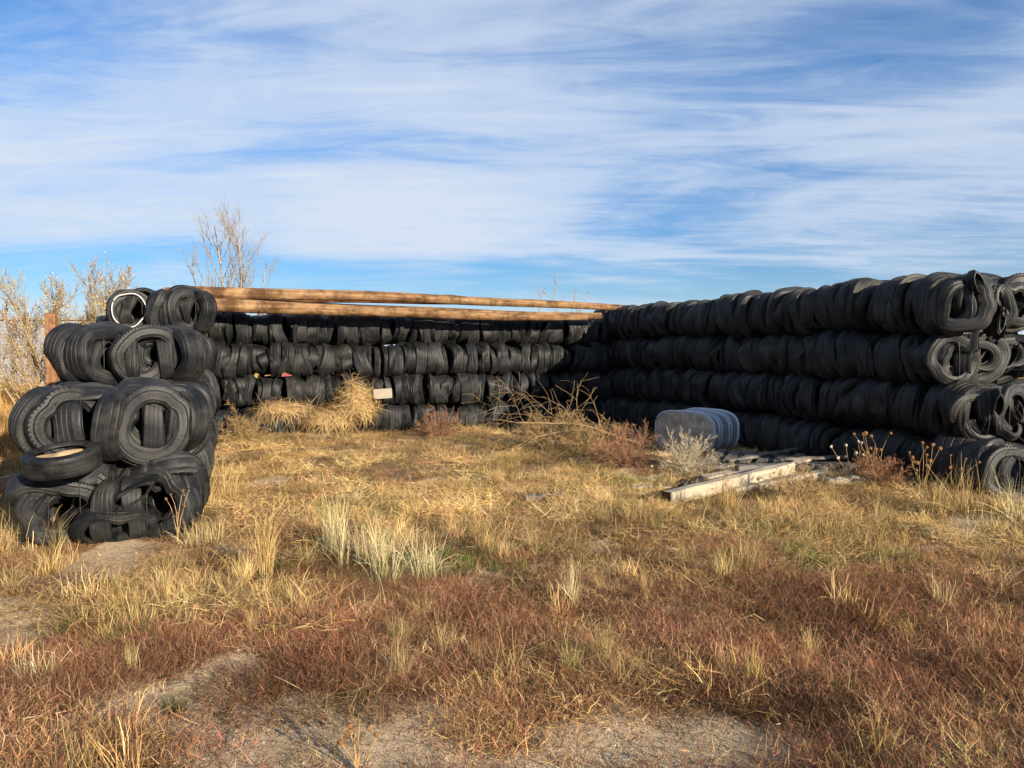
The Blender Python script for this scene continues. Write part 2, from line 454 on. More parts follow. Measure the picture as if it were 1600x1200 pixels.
FOLD = [tire_mesh("folded_tire", a=.37, b=rs.uniform(.06, .09), w=.21, n=2.0, D=.055, seed=300 + i, wvar=.3, warp=.03, twist=.45, dent=.02, bend=rs.uniform(-.1, .1)) for i in range(6)]
FLAT = tire_mesh("loose_tire", a=.325, b=.325, w=.185, n=2.0, D=.12, seed=401, wvar=.02, warp=.003, twist=.02, dent=.004)
BASE = Matrix(((-1, 0, 0), (0, 0, 1), (0, 1, 0)))     # columns filled below
BASE = Matrix(((-1, 0, 0), (0, 0, 1), (0, 1, 0)))     # tire X->-x, Y->z, Z->y

def add_tire(parent, me, x, y, z, yaw=0, pitch=0, roll=0, s=(1, 1, 1)):
    """axis along the bale's y; yaw about z, pitch about x, roll about the tire's own axis (degrees)"""
    o = bpy.data.objects.new("tire", me); COL.objects.link(o); o.parent = parent
    rot = Matrix.Rotation(R(yaw), 3, 'Z') @ Matrix.Rotation(R(pitch), 3, 'X') @ BASE @ Matrix.Rotation(R(roll), 3, 'Z')
    o.matrix_local = Matrix.LocRotScale(Vector((x, y, z)), rot.to_quaternion(), Vector(s))
    return o

def tube(pts, rad, sides=4, closed=False):
    pts = np.asarray(pts, float); n = len(pts)
    if np.isscalar(rad): rad = np.full(n, rad)
    V = []; Fc = []
    for i in range(n):
        if closed: t = pts[(i + 1) % n] - pts[i - 1]
        else: t = pts[min(i + 1, n - 1)] - pts[max(i - 1, 0)]
        t = t / (np.linalg.norm(t) + 1e-9)
        up = np.array([0, 0, 1.0]) if abs(t[2]) < .9 else np.array([1.0, 0, 0])
        s = np.cross(t, up); s /= np.linalg.norm(s); u = np.cross(s, t)
        for k in range(sides):
            an = 2 * math.pi * k / sides
            V.append(pts[i] + rad[i] * (math.cos(an) * s + math.sin(an) * u))
    m = n if closed else n - 1
    for i in range(m):
        j = (i + 1) % n
        for k in range(sides):
            l = (k + 1) % sides
            Fc.append((i * sides + k, i * sides + l, j * sides + l, j * sides + k))
    if not closed and sides > 3:
        Fc.append(tuple(range(sides))[::-1]); Fc.append(tuple((n - 1) * sides + k for k in range(sides)))
    return V, Fc
wp = []
for k in range(40):
    an = 2 * math.pi * k / 40
    c_, s_ = math.cos(an), math.sin(an)
    q = (abs(c_) ** 5 + abs(s_) ** 5) ** (-1 / 5)
    wp.append((0, .5 * q * c_, .5 + .5 * q * s_))
WIRE = mesh_of("baling_wire", *tube(wp, .0028, 4, True), M_WIRE, True)

def bale(label, group, loc, rz, l, W, H, seed, sub=None, end=None, hero=False, tilt=(0, 0), wires=0, end_only=False):
    r = np.random.default_rng(seed)
    e = empty("tire_bale", loc, rz)
    e.rotation_euler = (R(tilt[0]), R(tilt[1]), rz)
    tag(e, label, "tire bale", group)
    sp = .122
    for row in (-1, 1):
        n = max(4, int(round(l / sp)))
        y0 = -l / 2 + (0.16 if hero else 0.0)
        lean = r.normal(0, 5)
        ys = np.sort((np.arange(n) + .5 + r.uniform(-.22, .22, n)) / n) * (l / 2 - y0) + y0
        for i, y in enumerate(ys):
            q = abs(y) / (l / 2)
            edge = 1 - .20 * q ** 3.5
            s = r.uniform(.95, 1.05)
            lean = lean * .7 + r.normal(0, 6)
            sx = W / 2 / .72 * 1.07 * edge * r.uniform(.92, 1.06); sy = H / .65 * 1.06 * edge * r.uniform(.93, 1.05)
            me = SLICE[r.integers(len(SLICE))]
            if r.random() < .06: me = SQUASH[r.integers(len(SQUASH))]
            add_tire(e, me, row * W / 4 * (1 + r.normal(0, .04)), y, H / 2 + r.normal(0, .018), r.normal(0, 10), lean, r.choice([0, 180]) + r.normal(0, 5),
                     (sx, sy, r.choice([r.uniform(.55, .8), r.uniform(.85, 1.2), r.uniform(1.2, 1.55)])))
    for k in range(wires):
        x = (-.5 + (k + .5) / wires) * W * .92
        o = obj("wire", WIRE, e, (x, 0, .0), (0, 0, r.normal(0, .02)), (1, l * 1.07, H * 1.0))
    if end:
        for t in list(end):
            if t[0] == 'O': end = end + [('O', t[1] + r.normal(0, .03), t[2] + r.normal(0, .02), t[3] + .11, t[4] + r.normal(0, 14), t[5] + r.normal(0, 8), r.uniform(0, 360), t[7] * .80, t[8] * .78, t[9] * .8)]
        for t in end:
            kind, x, z, y, yaw, pitch, roll, sx, sy, sz = t
            pool = {'O': OPEN, 'S': SLICE, 'Q': SQUASH, 'F': FOLD}[kind]
            add_tire(e, pool[r.integers(len(pool))], x, -l / 2 + y, z, yaw, pitch, roll, (sx, sy, sz))
    return e

UD = np.array([-.36, .933]); ND = np.array([.933, .36])
RZ = math.atan2(-UD[0], UD[1])
ORD = ["first", "second", "third", "fourth", "fifth", "sixth", "seventh", "eighth", "ninth", "tenth"]
CRS = ["bottom", "second-lowest", "third-lowest", "top"]

def rand_end(seed, W, H, yaw0):
    r = np.random.default_rng(seed); L_ = []
    xs = np.linspace(-W / 2 + .24, W / 2 - .24, 5)
    for i, x in enumerate(xs):
        k = 'O' if r.random() < .45 else 'Q'
        L_.append((k, x + r.normal(0, .03), H / 2 + r.normal(0, .02), .10 + r.normal(0, .03), yaw0 + r.normal(0, 16), r.normal(0, 8), r.uniform(0, 360) if k == 'O' else r.normal(0, 25),
                   H / .68 * r.uniform(.95, 1.05), H / .68 * r.uniform(.94, 1.04), r.uniform(.7, 1)))
    for x in (-.35, 0, .4): L_.append(('F', x, H * r.uniform(.25, .75), .03, r.normal(0, 35), r.normal(0, 20), r.uniform(50, 130), .8, .9, .9))
    L_.append(('F', 0.1, H * .3, .08, r.normal(0, 25), 0, r.uniform(60, 120), .8, .8, .8))
    return L_

# --- right-hand wall
RO = np.array([5.2, 8.5])
rz_b = [-.05, .59, 1.23, 1.87]; rh = [.66, .67, .67, .71]
offs = [-.55, -.12, .22, .10]; inset = [-.06, .0, .03, .02]
for c in range(4):
    s = offs[c]; i = 0
    r = np.random.default_rng(500 + c)
    while s < 8.95:
        l = r.uniform(1.08, 1.2)
        p = RO + UD * (s + l / 2) + ND * (.74 + inset[c] + r.normal(0, .025))
        end = rand_end(900 + c, 1.46, rh[c], -28) if i == 0 else None
        zz = rz_b[c] + r.normal(0, .012)
        H = rh[c] * (1 if c < 3 else r.uniform(.94, 1.05))
        bale("black tire bale, %s from the near end in the %s course of the right-hand wall" % (ORD[i], CRS[c]),
             "tire bales of the right-hand wall", (p[0], p[1], zz), RZ + R(r.normal(0, 1.5)), l, 1.46, H, 1000 + c * 20 + i, end=end, hero=(i == 0),
             tilt=(r.normal(0, .8), r.normal(0, 1.0)), wires=4 if i == 0 else 0)
        s += l + r.uniform(.0, .07); i += 1

# --- back wall
BO = np.array([2.19, 16.3]); BD = -ND; BN = UD
bz = [-.10, .51, 1.12, 1.72]; bh = [.63, .63, .63, .60]
for c in range(4):
    s = [-.25, -.2, -.3, -.22][c]; i = 0
    r = np.random.default_rng(600 + c)
    while s < 8.9:
        l = r.uniform(1.18, 1.33)
        p = BO + BD * (s + l / 2) + BN * (.74 + r.normal(0, .03) + [.0, .02, -.02, .25][c])
        bale("black tire bale, %s from the right-hand corner in the %s course of the back wall" % (ORD[i], CRS[c]),
             "tire bales of the back wall", (p[0], p[1], bz[c] + r.normal(0, .01)), RZ + math.pi / 2 + R(r.normal(0, 1.5)), l, 1.46, bh[c], 2000 + c * 20 + i,
             tilt=(r.normal(0, .8), r.normal(0, .8)))
        s += l + r.uniform(.0, .06); i += 1

# --- left-hand wall (inner face runs from the near end away from the camera)
LO = np.array([-2.84, 6.62])
lz = [-.03, .66, 1.28, 1.89]; lh = [.70, .65, .62, .66]
lo = [0.0, .12, 1.5, 5.0]; lw = [1.40, 1.44, 1.42, 1.34]
END_L = {
    0: [('O', -.42, .33, .06, 14, 6, 20, 1.0, .96, .9), ('Q', .02, .17, .02, 12, 24, 6, .95, .8, 1.0), ('F', .06, .40, -.01, -8, 10, -28, 1.0, 1.1, 1.2),
        ('O', .36, .34, .08, -30, 4, 70, 1.02, 1.0, .9), ('O', .46, .36, .24, -48, 0, 0, 1.0, 1.0, .9), ('Q', -.54, .50, .12, 30, 50, 10, .8, .8, .9), ('F', -.3, .60, .1, 5, 70, 12, 1, 1, 1),
        ('F', .3, .61, .08, -12, 60, -15, 1, 1, 1), ('S', -.02, .3, .12, 80, 0, 0, .8, .85, 1), ('S', .14, .3, .16, 95, 0, 0, .8, .85, 1)],
    1: [('O', -.53, .33, .16, 48, 0, 30, 1.0, .98, .9), ('O', -.36, .335, .05, 26, -3, 200, 1.04, 1.0, .95), ('S', .02, .33, .04, 72, 0, 0, .85, .98, 1.2),
        ('O', .30, .33, -.01, 6, 2, 110, 1.10, 1.0, .95), ('O', .31, .34, .14, 2, 0, 10, .95, .92, .8), ('S', .30, .33, .22, 84, 0, 0, .8, .9, 1), ('S', .46, .33, .22, 96, 0, 0, .8, .9, 1),
        ('S', -.36, .33, .18, 88, 0, 0, .8, .9, 1.2), ('O', .47, .34, .2, -44, 0, 0, 1.0, .98, 1.0), ('F', .04, .08, .0, 0, 0, 30, .6, .8, .8), ('F', 0, .6, .1, 0, 40, 0, 1.2, 1, 1)],
    2: [('O', -.50, .32, .16, 46, 0, 60, .98, .95, .95), ('O', -.28, .32, .06, 42, 0, 0, 1.0, .98, 1.0), ('O', .14, .315, -.01, 14, 4, 160, 1.06, .96, .95),
        ('S', .05, .30, .12, 78, 0, 0, .8, .9, 1.0), ('O', .22, .30, .16, 20, 0, 0, .8, .8, .9), ('O', .47, .32, .08, -62, 0, 0, 1.0, .98, 1.1), ('S', .34, .3, .2, 85, 0, 0, .8, .9, 1)],
    3: [('O', -.40, .34, .02, 10, 0, 40, .92, .98, .8), ('S', -.40, .34, .16, 80, 0, 0, .8, .9, 1.0), ('S', -.02, .33, .06, 76, 0, 0, .85, 1.0, 1.2), ('S', .12, .33, .08, 66, 0, 0, .85, 1.0, 1.2),
        ('O', .32, .33, .04, 38, 0, 90, 1.0, 1.0, 1.0), ('O', .50, .34, .12, -46, 0, 0, 1.0, 1.02, 1.0), ('S', .40, .34, .2, 80, 0, 0, .8, .9, 1.0)],
}
left_first = {}
for c in range(4):
    s = lo[c]; i = 0
    r = np.random.default_rng(700 + c)
    while s < 7.9:
        l = r.uniform(1.1, 1.2)
        p = LO + UD * (s + l / 2) - ND * (lw[c] / 2 + r.normal(0, .02) + [0, -.02, .02, 0][c])
        e = bale("black tire bale, %s from the near end in the %s course of the left-hand wall" % (ORD[i], CRS[c]),
                 "tire bales of the left-hand wall", (p[0], p[1], lz[c]), RZ + R(r.normal(0, 1.5)), l, lw[c], lh[c], 3000 + c * 20 + i,
                 end=END_L[c] if i == 0 else None, hero=(i == 0), tilt=(r.normal(0, .7), r.normal(0, .8)), wires=5 if i == 0 else 0)
        if i == 0: left_first[c] = (e, l)
        s += l + r.uniform(-.02, .02); i += 1
left_first[0][0]["label"] = "collapsed tire bale with folded treads, under the loose tire at the near left"
left_first[1][0]["label"] = "tire bale with a large open tire facing front, second-lowest at the near left"
left_first[3][0]["label"] = "tire bale with a white-rimmed tire on its end, topmost at the left"
# white rim band and white mark
e, l = left_first[3]
wb = []
for k in range(48):
    an = 2 * math.pi * k / 48
    q = 1 + .05 * math.sin(2 * an + 1) + .03 * math.sin(3 * an) + .02 * math.sin(5 * an + 2)
    wb.append((.215 * q * math.cos(an), .012 * math.sin(3 * an), .255 * q * math.sin(an)))
obj("white_rim_band", mesh_of("white_band", *tube(wb, .008, 6, True), M_WHITE, True), e, (-.40, -l / 2 - .115, .345), (0, 0, R(10)))
e, l = left_first[1]
fc = bpy.data.curves.new("mark", 'FONT'); fc.body = "D7"; fc.size = .06; fc.extrude = .001
fo = bpy.data.objects.new("mark_tmp", fc); COL.objects.link(fo)
dg = bpy.context.evaluated_depsgraph_get()
mm = bpy.data.meshes.new_from_object(fo.evaluated_get(dg)); bpy.data.objects.remove(fo)
mm.materials.clear(); mm.materials.append(M_WHITE)
obj("white_mark", mm, e, (.03, -l / 2 - .10, .52), (R(80), 0, R(15)))

# loose tire with sand
e, l = left_first[0]
M = Matrix.Translation(e.location) @ Matrix.Rotation(RZ, 4, 'Z')
p = M @ Vector((-.33, -l / 2 - .20, .77))
lt = empty("loose_tire", p); lt.rotation_euler = (R(10), R(-3), .2)
tag(lt, "loose car tire holding sand, lying flat on the lowest left bale", "tire")
obj("tread", FLAT, lt, (0, 0, 0.02), (0, 0, 0), (.88, .88, .9))
sv = []; sf = []
for i in range(6):
    for k in range(28):
        an = 2 * math.pi * k / 28; rr = .225 * i / 5
        sv.append((rr * math.cos(an), rr * math.sin(an), .012 + .035 * math.exp(-(rr / .16) ** 2) + .012 * math.sin(3 * an + i)))
for i in range(5):
    for k in range(28): sf.append((i * 28 + k, i * 28 + (k + 1) % 28, (i + 1) * 28 + (k + 1) % 28, (i + 1) * 28 + k))
obj("sand_fill", mesh_of("sand_fill", sv, sf, M_SAND, True), lt, (0, 0, .02))

# ------------------------------------------------------------------ log poles on the back wall
def log_thing(label, p0, p1, r0, r1, seed, mat, cat="log", sag=.0):
    r = np.random.default_rng(seed)
    p0 = Vector(p0); p1 = Vector(p1); d = p1 - p0; Lg = d.length
    n = 46; sides = 18; V = []; Fc = []
    k1, k2 = r.uniform(0, 6.28, 2)
    knots = [(r.uniform(.05, .95), r.uniform(0, 6.28), r.uniform(.008, .02)) for _ in range(9)]
    for i in range(n):
        f = i / (n - 1); rad = r0 + (r1 - r0) * f
        cy = .05 * math.sin(5 * f + k1) ; cz = .03 * math.sin(4 * f + k2) + .008 * math.sin(13 * f + k1) - sag * math.sin(math.pi * f)
        for k in range(sides):
            an = 2 * math.pi * k / sides
            q = rad * (1 + .03 * math.sin(2 * an + k1 + 2 * f) + .02 * math.sin(3 * an + 9 * f))
            for (kf, ka, kh) in knots:
                da = math.atan2(math.sin(an - ka), math.cos(an - ka))
                q += kh * math.exp(-((f - kf) * Lg / .09) ** 2 - (da / .45) ** 2)
            V.append((f * Lg, cy + q * math.cos(an), cz + q * math.sin(an)))
    for i in range(n - 1):
        for k in range(sides):
            l_ = (k + 1) % sides
            Fc.append((i * sides + k, (i + 1) * sides + k, (i + 1) * sides + l_, i * sides + l_))
    e = empty("log_pole", p0)
    e.rotation_euler = d.to_track_quat('X', 'Z').to_euler()
    tag(e, label, cat, "log poles on the back wall")
    obj("stem", mesh_of("log_stem", V, Fc, mat, True), e)
    for q, base in ((0, 0), (1, (n - 1) * sides)):
        vs = [V[base + k] for k in range(sides)]
        c = np.mean(vs, 0)
        vs = [(v[0] + (.004 if q else -.004), v[1], v[2]) for v in vs] + [(c[0] + (.008 if q else -.008), c[1], c[2])]
        fs = [((k + 1) % sides, k, sides) if q == 0 else (k, (k + 1) % sides, sides) for k in range(sides)]
        if q == 0: fs = [f[::-1] for f in fs][:]
        obj("cut_end", mesh_of("log_end", vs, fs, M_END), e)
    return e
def bw(t, off, z):
    p = BO + BD * t + BN * off
    return (p[0], p[1], z)
log_thing("upper peeled pole, longest on the back wall, stacked above the others", bw(8.62, -.16, 2.665), bw(-.55, -.12, 2.55), .112, .066, 1, M_LOG)
log_thing("front lower peeled pole on the back wall, tapering to the right", bw(8.45, -.33, 2.41), bw(.75, -.33, 2.305), .135, .055, 2, M_LOG)
log_thing("rear lower peeled pole on the back wall, ending near the right corner", bw(8.2, .08, 2.43), bw(.3, -.05, 2.37), .12, .075, 3, M_LOG)
log_thing("reddish pole on the back wall, its end jutting out furthest left", bw(8.95, .42, 2.70), bw(3.2, .36, 2.60), .08, .06, 4, M_LOGRED)

# ------------------------------------------------------------------ branching plants
def grow(r, start, d0, length, rad, levels, nseg=6, wander=.18, kids=(3, 5), ang=(25, 55), shrink=.6, up=.05, first=.25):
    out = []
    def rec(p, d, ln, rd, lev, depth):
        pts = [np.array(p, float)]; rr = [rd]; d = np.array(d, float); d /= np.linalg.norm(d)
        n = max(3, nseg - depth)
        ds = []
        for i in range(n):
            d = d + r.normal(0, wander, 3) + np.array([0, 0, up]); d /= np.linalg.norm(d)
            pts.append(pts[-1] + d * ln / n); rr.append(max(rd * (1 - .75 * (i + 1) / n), .0009)); ds.append(d.copy())
        out.append((depth, np.array(pts), np.array(rr)))
        if lev == 0: return
        for _ in range(r.integers(kids[0], kids[1] + 1)):
            f = r.uniform(first, .98); i = min(int(f * n), n - 1)
            q = pts[i] + (pts[i + 1] - pts[i]) * (f * n - i)
            a = R(r.uniform(*ang)); dd = ds[i]
            s = r.normal(0, 1, 3); s -= dd * s.dot(dd); s /= np.linalg.norm(s)
            rec(q, dd * math.cos(a) + s * math.sin(a), ln * shrink * r.uniform(.7, 1.15) * (1.1 - .5 * f), max(rr[i] * .62, .0009), lev - 1, depth + 1)
    rec(start, d0, length, rad, levels, 0)
    return out
def join_tubes(lst, sides=3, rmin=.0):
    V = []; Fc = []
    for _, p, rr in lst:
        v, f = tube(p, np.maximum(rr, rmin), sides)
        b = len(V); V += v; Fc += [tuple(i + b for i in q) for q in f]
    return V, Fc
def tree(name, label, cat, loc, stems, mat_t, mat_c, r, leaf=None, group=None, trunk_depth=0, rmin=.004, part=("trunk", "crown")):
    e = empty(name, loc); tag(e, label, cat, group)
    allb = []
    for s in stems: allb += grow(r, **s)
    tr = [b for b in allb if b[0] <= trunk_depth]; cr = [b for b in allb if b[0] > trunk_depth]
    obj(part[0], mesh_of(part[0], *join_tubes(tr, 6, rmin), mat_t, True), e)
    if cr: obj(part[1], mesh_of(part[1], *join_tubes(cr, 3, rmin), mat_c, True), e)
    if leaf:
        n, size, cols = leaf
        V = []; Fc = []; C = []
        tips = [b for b in cr if b[0] >= trunk_depth + 1]
        for _ in range(n):
            _, p, _r = tips[r.integers(len(tips))]
            i = r.integers(1, len(p)); q = p[i] + r.normal(0, .03, 3)
            a = r.normal(0, 1, 3); a /= np.linalg.norm(a); b_ = np.cross(a, r.normal(0, 1, 3)); b_ /= np.linalg.norm(b_)
            s = size * r.uniform(.6, 1.3); k = len(V)
            V += [q, q + a * s * .5 + b_ * s * .3, q + a * s, q + a * s * .5 - b_ * s * .3]; Fc.append((k, k + 1, k + 2, k + 3))
            c = cols[r.integers(len(cols))]; C += [c] * 4
        me = mesh_of("leaves", V, Fc, M_BLADES)
        at = me.attributes.new('col', 'FLOAT_COLOR', 'POINT'); at.data.foreach_set('color', np.array([tuple(c) + (1,) for c in C], np.float32).ravel())
        obj("leaves", me, e)
    return e

r = np.random.default_rng(77)
# bare tree behind the back wall
TB = -11.3
D = 29.0
stems = [dict(start=((350 - 800) / F_PX * D + 11.6, 0, 0), d0=(.0, 0, 1), length=6.6, rad=.075, levels=2, nseg=9, wander=.035, kids=(13, 17), ang=(18, 36), shrink=.42, up=.03, first=.3),
         dict(start=((372 - 800) / F_PX * D + 11.3, .3, 0), d0=(.05, 0, 1), length=6.0, rad=.07, levels=2, nseg=9, wander=.035, kids=(13, 17), ang=(20, 42), shrink=.44, up=.03, first=.3),
         dict(start=((330 - 800) / F_PX * D + 11.5, .2, 0), d0=(-.18, 0, 1), length=5.2, rad=.05, levels=2, nseg=8, wander=.05, kids=(5, 7), ang=(18, 36), shrink=.36, up=.07, first=.3),
         dict(start=((330 - 800) / F_PX * D + 11.4, -.2, 0), d0=(-.42, 0, 1), length=4.2, rad=.045, levels=2, nseg=8, wander=.05, kids=(5, 7), ang=(18, 36), shrink=.36, up=.05, first=.3),
         dict(start=((385 - 800) / F_PX * D + 11.0, 0, 0), d0=(.36, 0, 1), length=5.0, rad=.055, levels=2, nseg=8, wander=.04, kids=(10, 13), ang=(18, 38), shrink=.4, up=.07, first=.4)]
tree("bare_tree", "tall leafless tree with thin grey twigs behind the log poles", "tree", (-11.4, D, -.1), stems, M_BARK, M_BARK, r, trunk_depth=0, rmin=.005)
# small distant bare shrub
D2 = 46.0
stems = [dict(start=(x, 0, 0), d0=(dx, 0, 1), length=ln, rad=.05, levels=2, nseg=7, wander=.06, kids=(4, 6), ang=(14, 34), shrink=.4, up=.06, first=.35)
         for x, dx, ln in ((-.5, -.06, 5.6), (-.3, .02, 5.3), (.2, .03, 5.0), (.7, .1, 5.0), (1.1, .16, 4.8))]
tree("bare_shrub", "small distant leafless shrub poking above the poles near the corner", "shrub", ((868 - 800) / F_PX * D2, D2, -.2), stems, M_BARK, M_BARK, r, rmin=.009)
# leafy sapling thicket at the left
D3 = 19.0
stems = []
for k in range(17):
    a = -.75 + 1.5 * k / 16 + r.normal(0, .06)
    stems.append(dict(start=(a * 1.6 + .3, r.uniform(-.4, .4), 0), d0=(a * 1.15 + .16, r.uniform(-.3, .3), 1), length=r.uniform(2.6, 3.7), rad=.03, levels=2, nseg=8, wander=.06, kids=(16, 20), ang=(16, 40), shrink=.38, up=.04, first=.10))
tree("sapling", "multi-stemmed sapling with pale dry leaves in front of grey cladding", "tree", ((95 - 800) / F_PX * D3 - .1, D3, -.1), stems, M_TWIG, M_TWIG, r,
     leaf=(9000, .046, [(.50, .37, .15), (.56, .44, .20), (.42, .29, .10), (.34, .23, .08), (.54, .40, .14)]), rmin=.0045)

# ------------------------------------------------------------------ clad shed, post and board
def box(V, Fc, x0, x1, y0, y1, z0, z1):
    b = len(V)
    V += [(x0, y0, z0), (x1, y0, z0), (x1, y1, z0), (x0, y1, z0), (x0, y0, z1), (x1, y0, z1), (x1, y1, z1), (x0, y1, z1)]
    Fc += [tuple(b + i for i in q) for q in ((0, 3, 2, 1), (4, 5, 6, 7), (0, 1, 5, 4), (1, 2, 6, 5), (2, 3, 7, 6), (3, 0, 4, 7))]
def boxobj(name, dims, mat, parent=None, loc=(0, 0, 0), rot=(0, 0, 0), bev=.006, seed=0, rough=0.0):
    import bmesh
    bm = bmesh.new(); bmesh.ops.create_cube(bm, size=1)
    for v in bm.verts: v.co = Vector((v.co.x * dims[0], v.co.y * dims[1], v.co.z * dims[2]))
    if rough:
        bmesh.ops.subdivide_edges(bm, edges=[e for e in bm.edges if abs((e.verts[0].co - e.verts[1].co).x) > dims[0] * .5], cuts=9)
        rr = random.Random(seed)
        for v in bm.verts:
            v.co += Vector((rr.gauss(0, rough), rr.gauss(0, rough), rr.gauss(0, rough)))
    if bev: bmesh.ops.bevel(bm, geom=bm.edges[:] if not rough else [e for e in bm.edges if len(e.link_faces) == 2 and e.calc_face_angle(0) > .8], offset=bev, segments=2, affect='EDGES')
    me = bpy.data.meshes.new(name); bm.to_mesh(me); bm.free(); me.materials.append(mat)
    return obj(name, me, parent, loc, rot)
sh = empty("clad_shed", (-24.5, 31.0, 0)); tag(sh, "long low shed with grey horizontal cladding behind the sapling", "shed")
V = []; Fc = []; box(V, Fc, -11, 8.6, .03, 4, -.2, 2.78)
obj("wall", mesh_of("shed_wall", V, Fc, M_CLAD), sh)
V = []; Fc = []; box(V, Fc, -9.8, 9.8, -.02, .02, -.075, .065)
# lapped board with a tilted face
V = [(v[0], v[1] - (.022 if v[2] < 0 and v[1] < 0 else 0), v[2]) for v in V]
LAP = mesh_of("cladding_board", V, Fc, M_CLAD)
for k in range(20): obj("cladding_board", LAP, sh, (-1.2, .0, .02 + k * .142))
V = []; Fc = []; box(V, Fc, -11.2, 8.8, -.12, 4.1, 2.80, 2.90); obj("roof_edge", mesh_of("roof_edge", V, Fc, M_CLAD), sh)

pd = 11.6
tag(boxobj("fence_post", (.145, .145, 2.6), M_POST, None, ((82 - 800) / F_PX * pd, pd, .92), (0, 0, .3), .008), "square cedar post standing left of the stacked bales", "post")
bp = empty("board_panel", ((92 - 800) / F_PX * pd + .12, pd + .06, 0), .1); tag(bp, "weathered grey board panel between the cedar post and the bales", "panel")
for k in range(9): boxobj("board", (.5, .03, .195), M_GREYWOOD, bp, (.06, 0, .12 + k * .2), (0, 0, 0), .004)

# ------------------------------------------------------------------ stock tank
def tank(loc, az):
    e = empty("stock_tank", loc, az)     # local x = long side of the section, y = from floor to open rim, z up
    tag(e, "galvanised stock tank tipped on its side against the right-hand wall", "stock tank")
    Lw, Hh, dep = 1.14, .64, .70
    ns = 56
    def stad(s, off=0):
        pts = []
        rr = Hh / 2 * .92 + off; hx = Lw / 2 - Hh / 2 * .92; 
        for k in range(ns):
            an = 2 * math.pi * k / ns
            n = 4.0
            q = (abs(math.cos(an) / (Lw / 2 + off)) ** 3.4 + abs(math.sin(an) / (Hh / 2 + off)) ** 3.4) ** (-1 / 3.4)
            pts.append((q * math.cos(an) * s, Hh / 2 + q * math.sin(an) * s))
        return pts
    prof = [(0.0, .96, 0), (.004, .99, 0), (.02, 1, .0)]
    y = .05
    for rb in (.17, .24, .45, .52):
        prof += [(rb - .025, 1, 0), (rb - .012, 1, .013), (rb + .012, 1, .013), (rb + .025, 1, 0)]
    prof += [(dep - .02, 1.0, 0), (dep - .012, 1.0, .016), (dep + .008, 1.0, .016), (dep + .01, 1, -.006), (dep - .03, 1, -.006), (.03, .985, -.006), (.012, .95, 0)]
    V = []; Fc = []
    for (yy, s, off) in prof:
        for (x, z) in stad(s, off): V.append((x, yy, z))
    for i in range(len(prof) - 1):
        for k in range(ns):
            l_ = (k + 1) % ns
            Fc.append((i * ns + k, (i + 1) * ns + k, (i + 1) * ns + l_, i * ns + l_))
    obj("side_wall", mesh_of("tank_wall", V, Fc, M_STEEL, True, R(35)), e)
    for yy, rr_ in ((dep, .017), (.012, .012)):
        ring = [(x, yy, z) for x, z in stad(1.0, .012)]
        obj("rim", mesh_of("tank_rim", *tube(ring, rr_, 8, True), M_RIM, True), e)
    V = []; Fc = []
    for q, yy in ((0, .006), (1, .010)):
        for rr in (.955, .7, .35):
            for k, (x, z) in enumerate(stad(rr)): V.append((x, yy + .006 * math.sin(5 * x + 7 * z), z))
    V2 = V[:3 * ns]; c = len(V2); V2.append((0, .006, Hh / 2))
    for i in range(2):
        for k in range(ns): Fc.append((i * ns + k, i * ns + (k + 1) % ns, (i + 1) * ns + (k + 1) % ns, (i + 1) * ns + k))
    for k in range(ns): Fc.append((2 * ns + k, 2 * ns + (k + 1) % ns, c))
    obj("floor_plate", mesh_of("tank_floor", V2, Fc, M_STAIN, True), e)
    return e
tx, ty = gp(1068, 703)
tank((tx, ty, float(hgt(tx, ty)) - .02), math.atan2(-.75, .66))

# ------------------------------------------------------------------ timbers, pallet, scraps
def between(name, label, cat, a, b, w_, h_, mat, z0=0., z1=0., rough=.006, seed=1, group=None, roll=0):
    ax, ay = gp(*a); bx_, by_ = gp(*b)
    pa = Vector((ax, ay, float(hgt(ax, ay)) + h_ / 2 + z0)); pb = Vector((bx_, by_, float(hgt(bx_, by_)) + h_ / 2 + z1))
    d = pb - pa
    o = boxobj(name, (d.length, w_, h_), mat, None, (pa + pb) / 2, (0, 0, 0), .008, seed, rough)
    q = d.to_track_quat('X', 'Z') @ Euler((R(roll), 0, 0)).to_quaternion()
    o.rotation_euler = q.to_euler()
    tag(o, label, cat, group)
    return o
G_T = "timbers lying by the stock tank"
M_ENDDARK = wood("dark_cut_end", (0.02, 0.014, 0.01), (0.05, 0.035, 0.022), (0.10, 0.07, 0.045), 2, 1.0)
tb = between("timber", "cream paint-flaked square timber with a dark cut end, nearest in the pile", "timber", (1042, 787), (1235, 752), .13, .14, M_PAINTWOOD, .0, .05, .005, 1, G_T)
boxobj("cut_end", (.012, .126, .136), M_ENDDARK, tb, (min(v.co.x for v in tb.data.vertices) - .004, 0, 0), (0, 0, 0), .004)
between("timber", "short white-flaked timber lying beside the cream timber", "timber", (1142, 772), (1290, 752), .13, .11, M_PAINTWOOD, -.02, -.02, .007, 2, G_T)
between("timber", "long grey timber with square end below the right-hand wall", "timber", (1150, 747), (1334, 748), .17, .15, M_GREYWOOD, .02, .02, .005, 3, G_T)
between("timber", "broken white timber end half hidden in weeds at the pile's right", "timber", (1290, 762), (1345, 760), .12, .10, M_PAINTWOOD, -.02, -.02, .009, 4, G_T)
between("plank", "pale plank lying behind the cream timber", "plank", (1100, 752), (1190, 743), .18, .05, M_PAINTWOOD, .05, .05, .003, 5, "planks on the ground")
between("plank", "thin whitish plank on the ground left of the timbers", "plank", (985, 764), (1048, 760), .10, .035, M_GREYWOOD, .01, .02, .003, 6, "planks on the ground")
between("plank", "weathered plank lying flat in the middle of the yard", "plank", (818, 784), (888, 778), .15, .05, M_GREYWOOD, .01, .015, .004, 7, "planks on the ground")
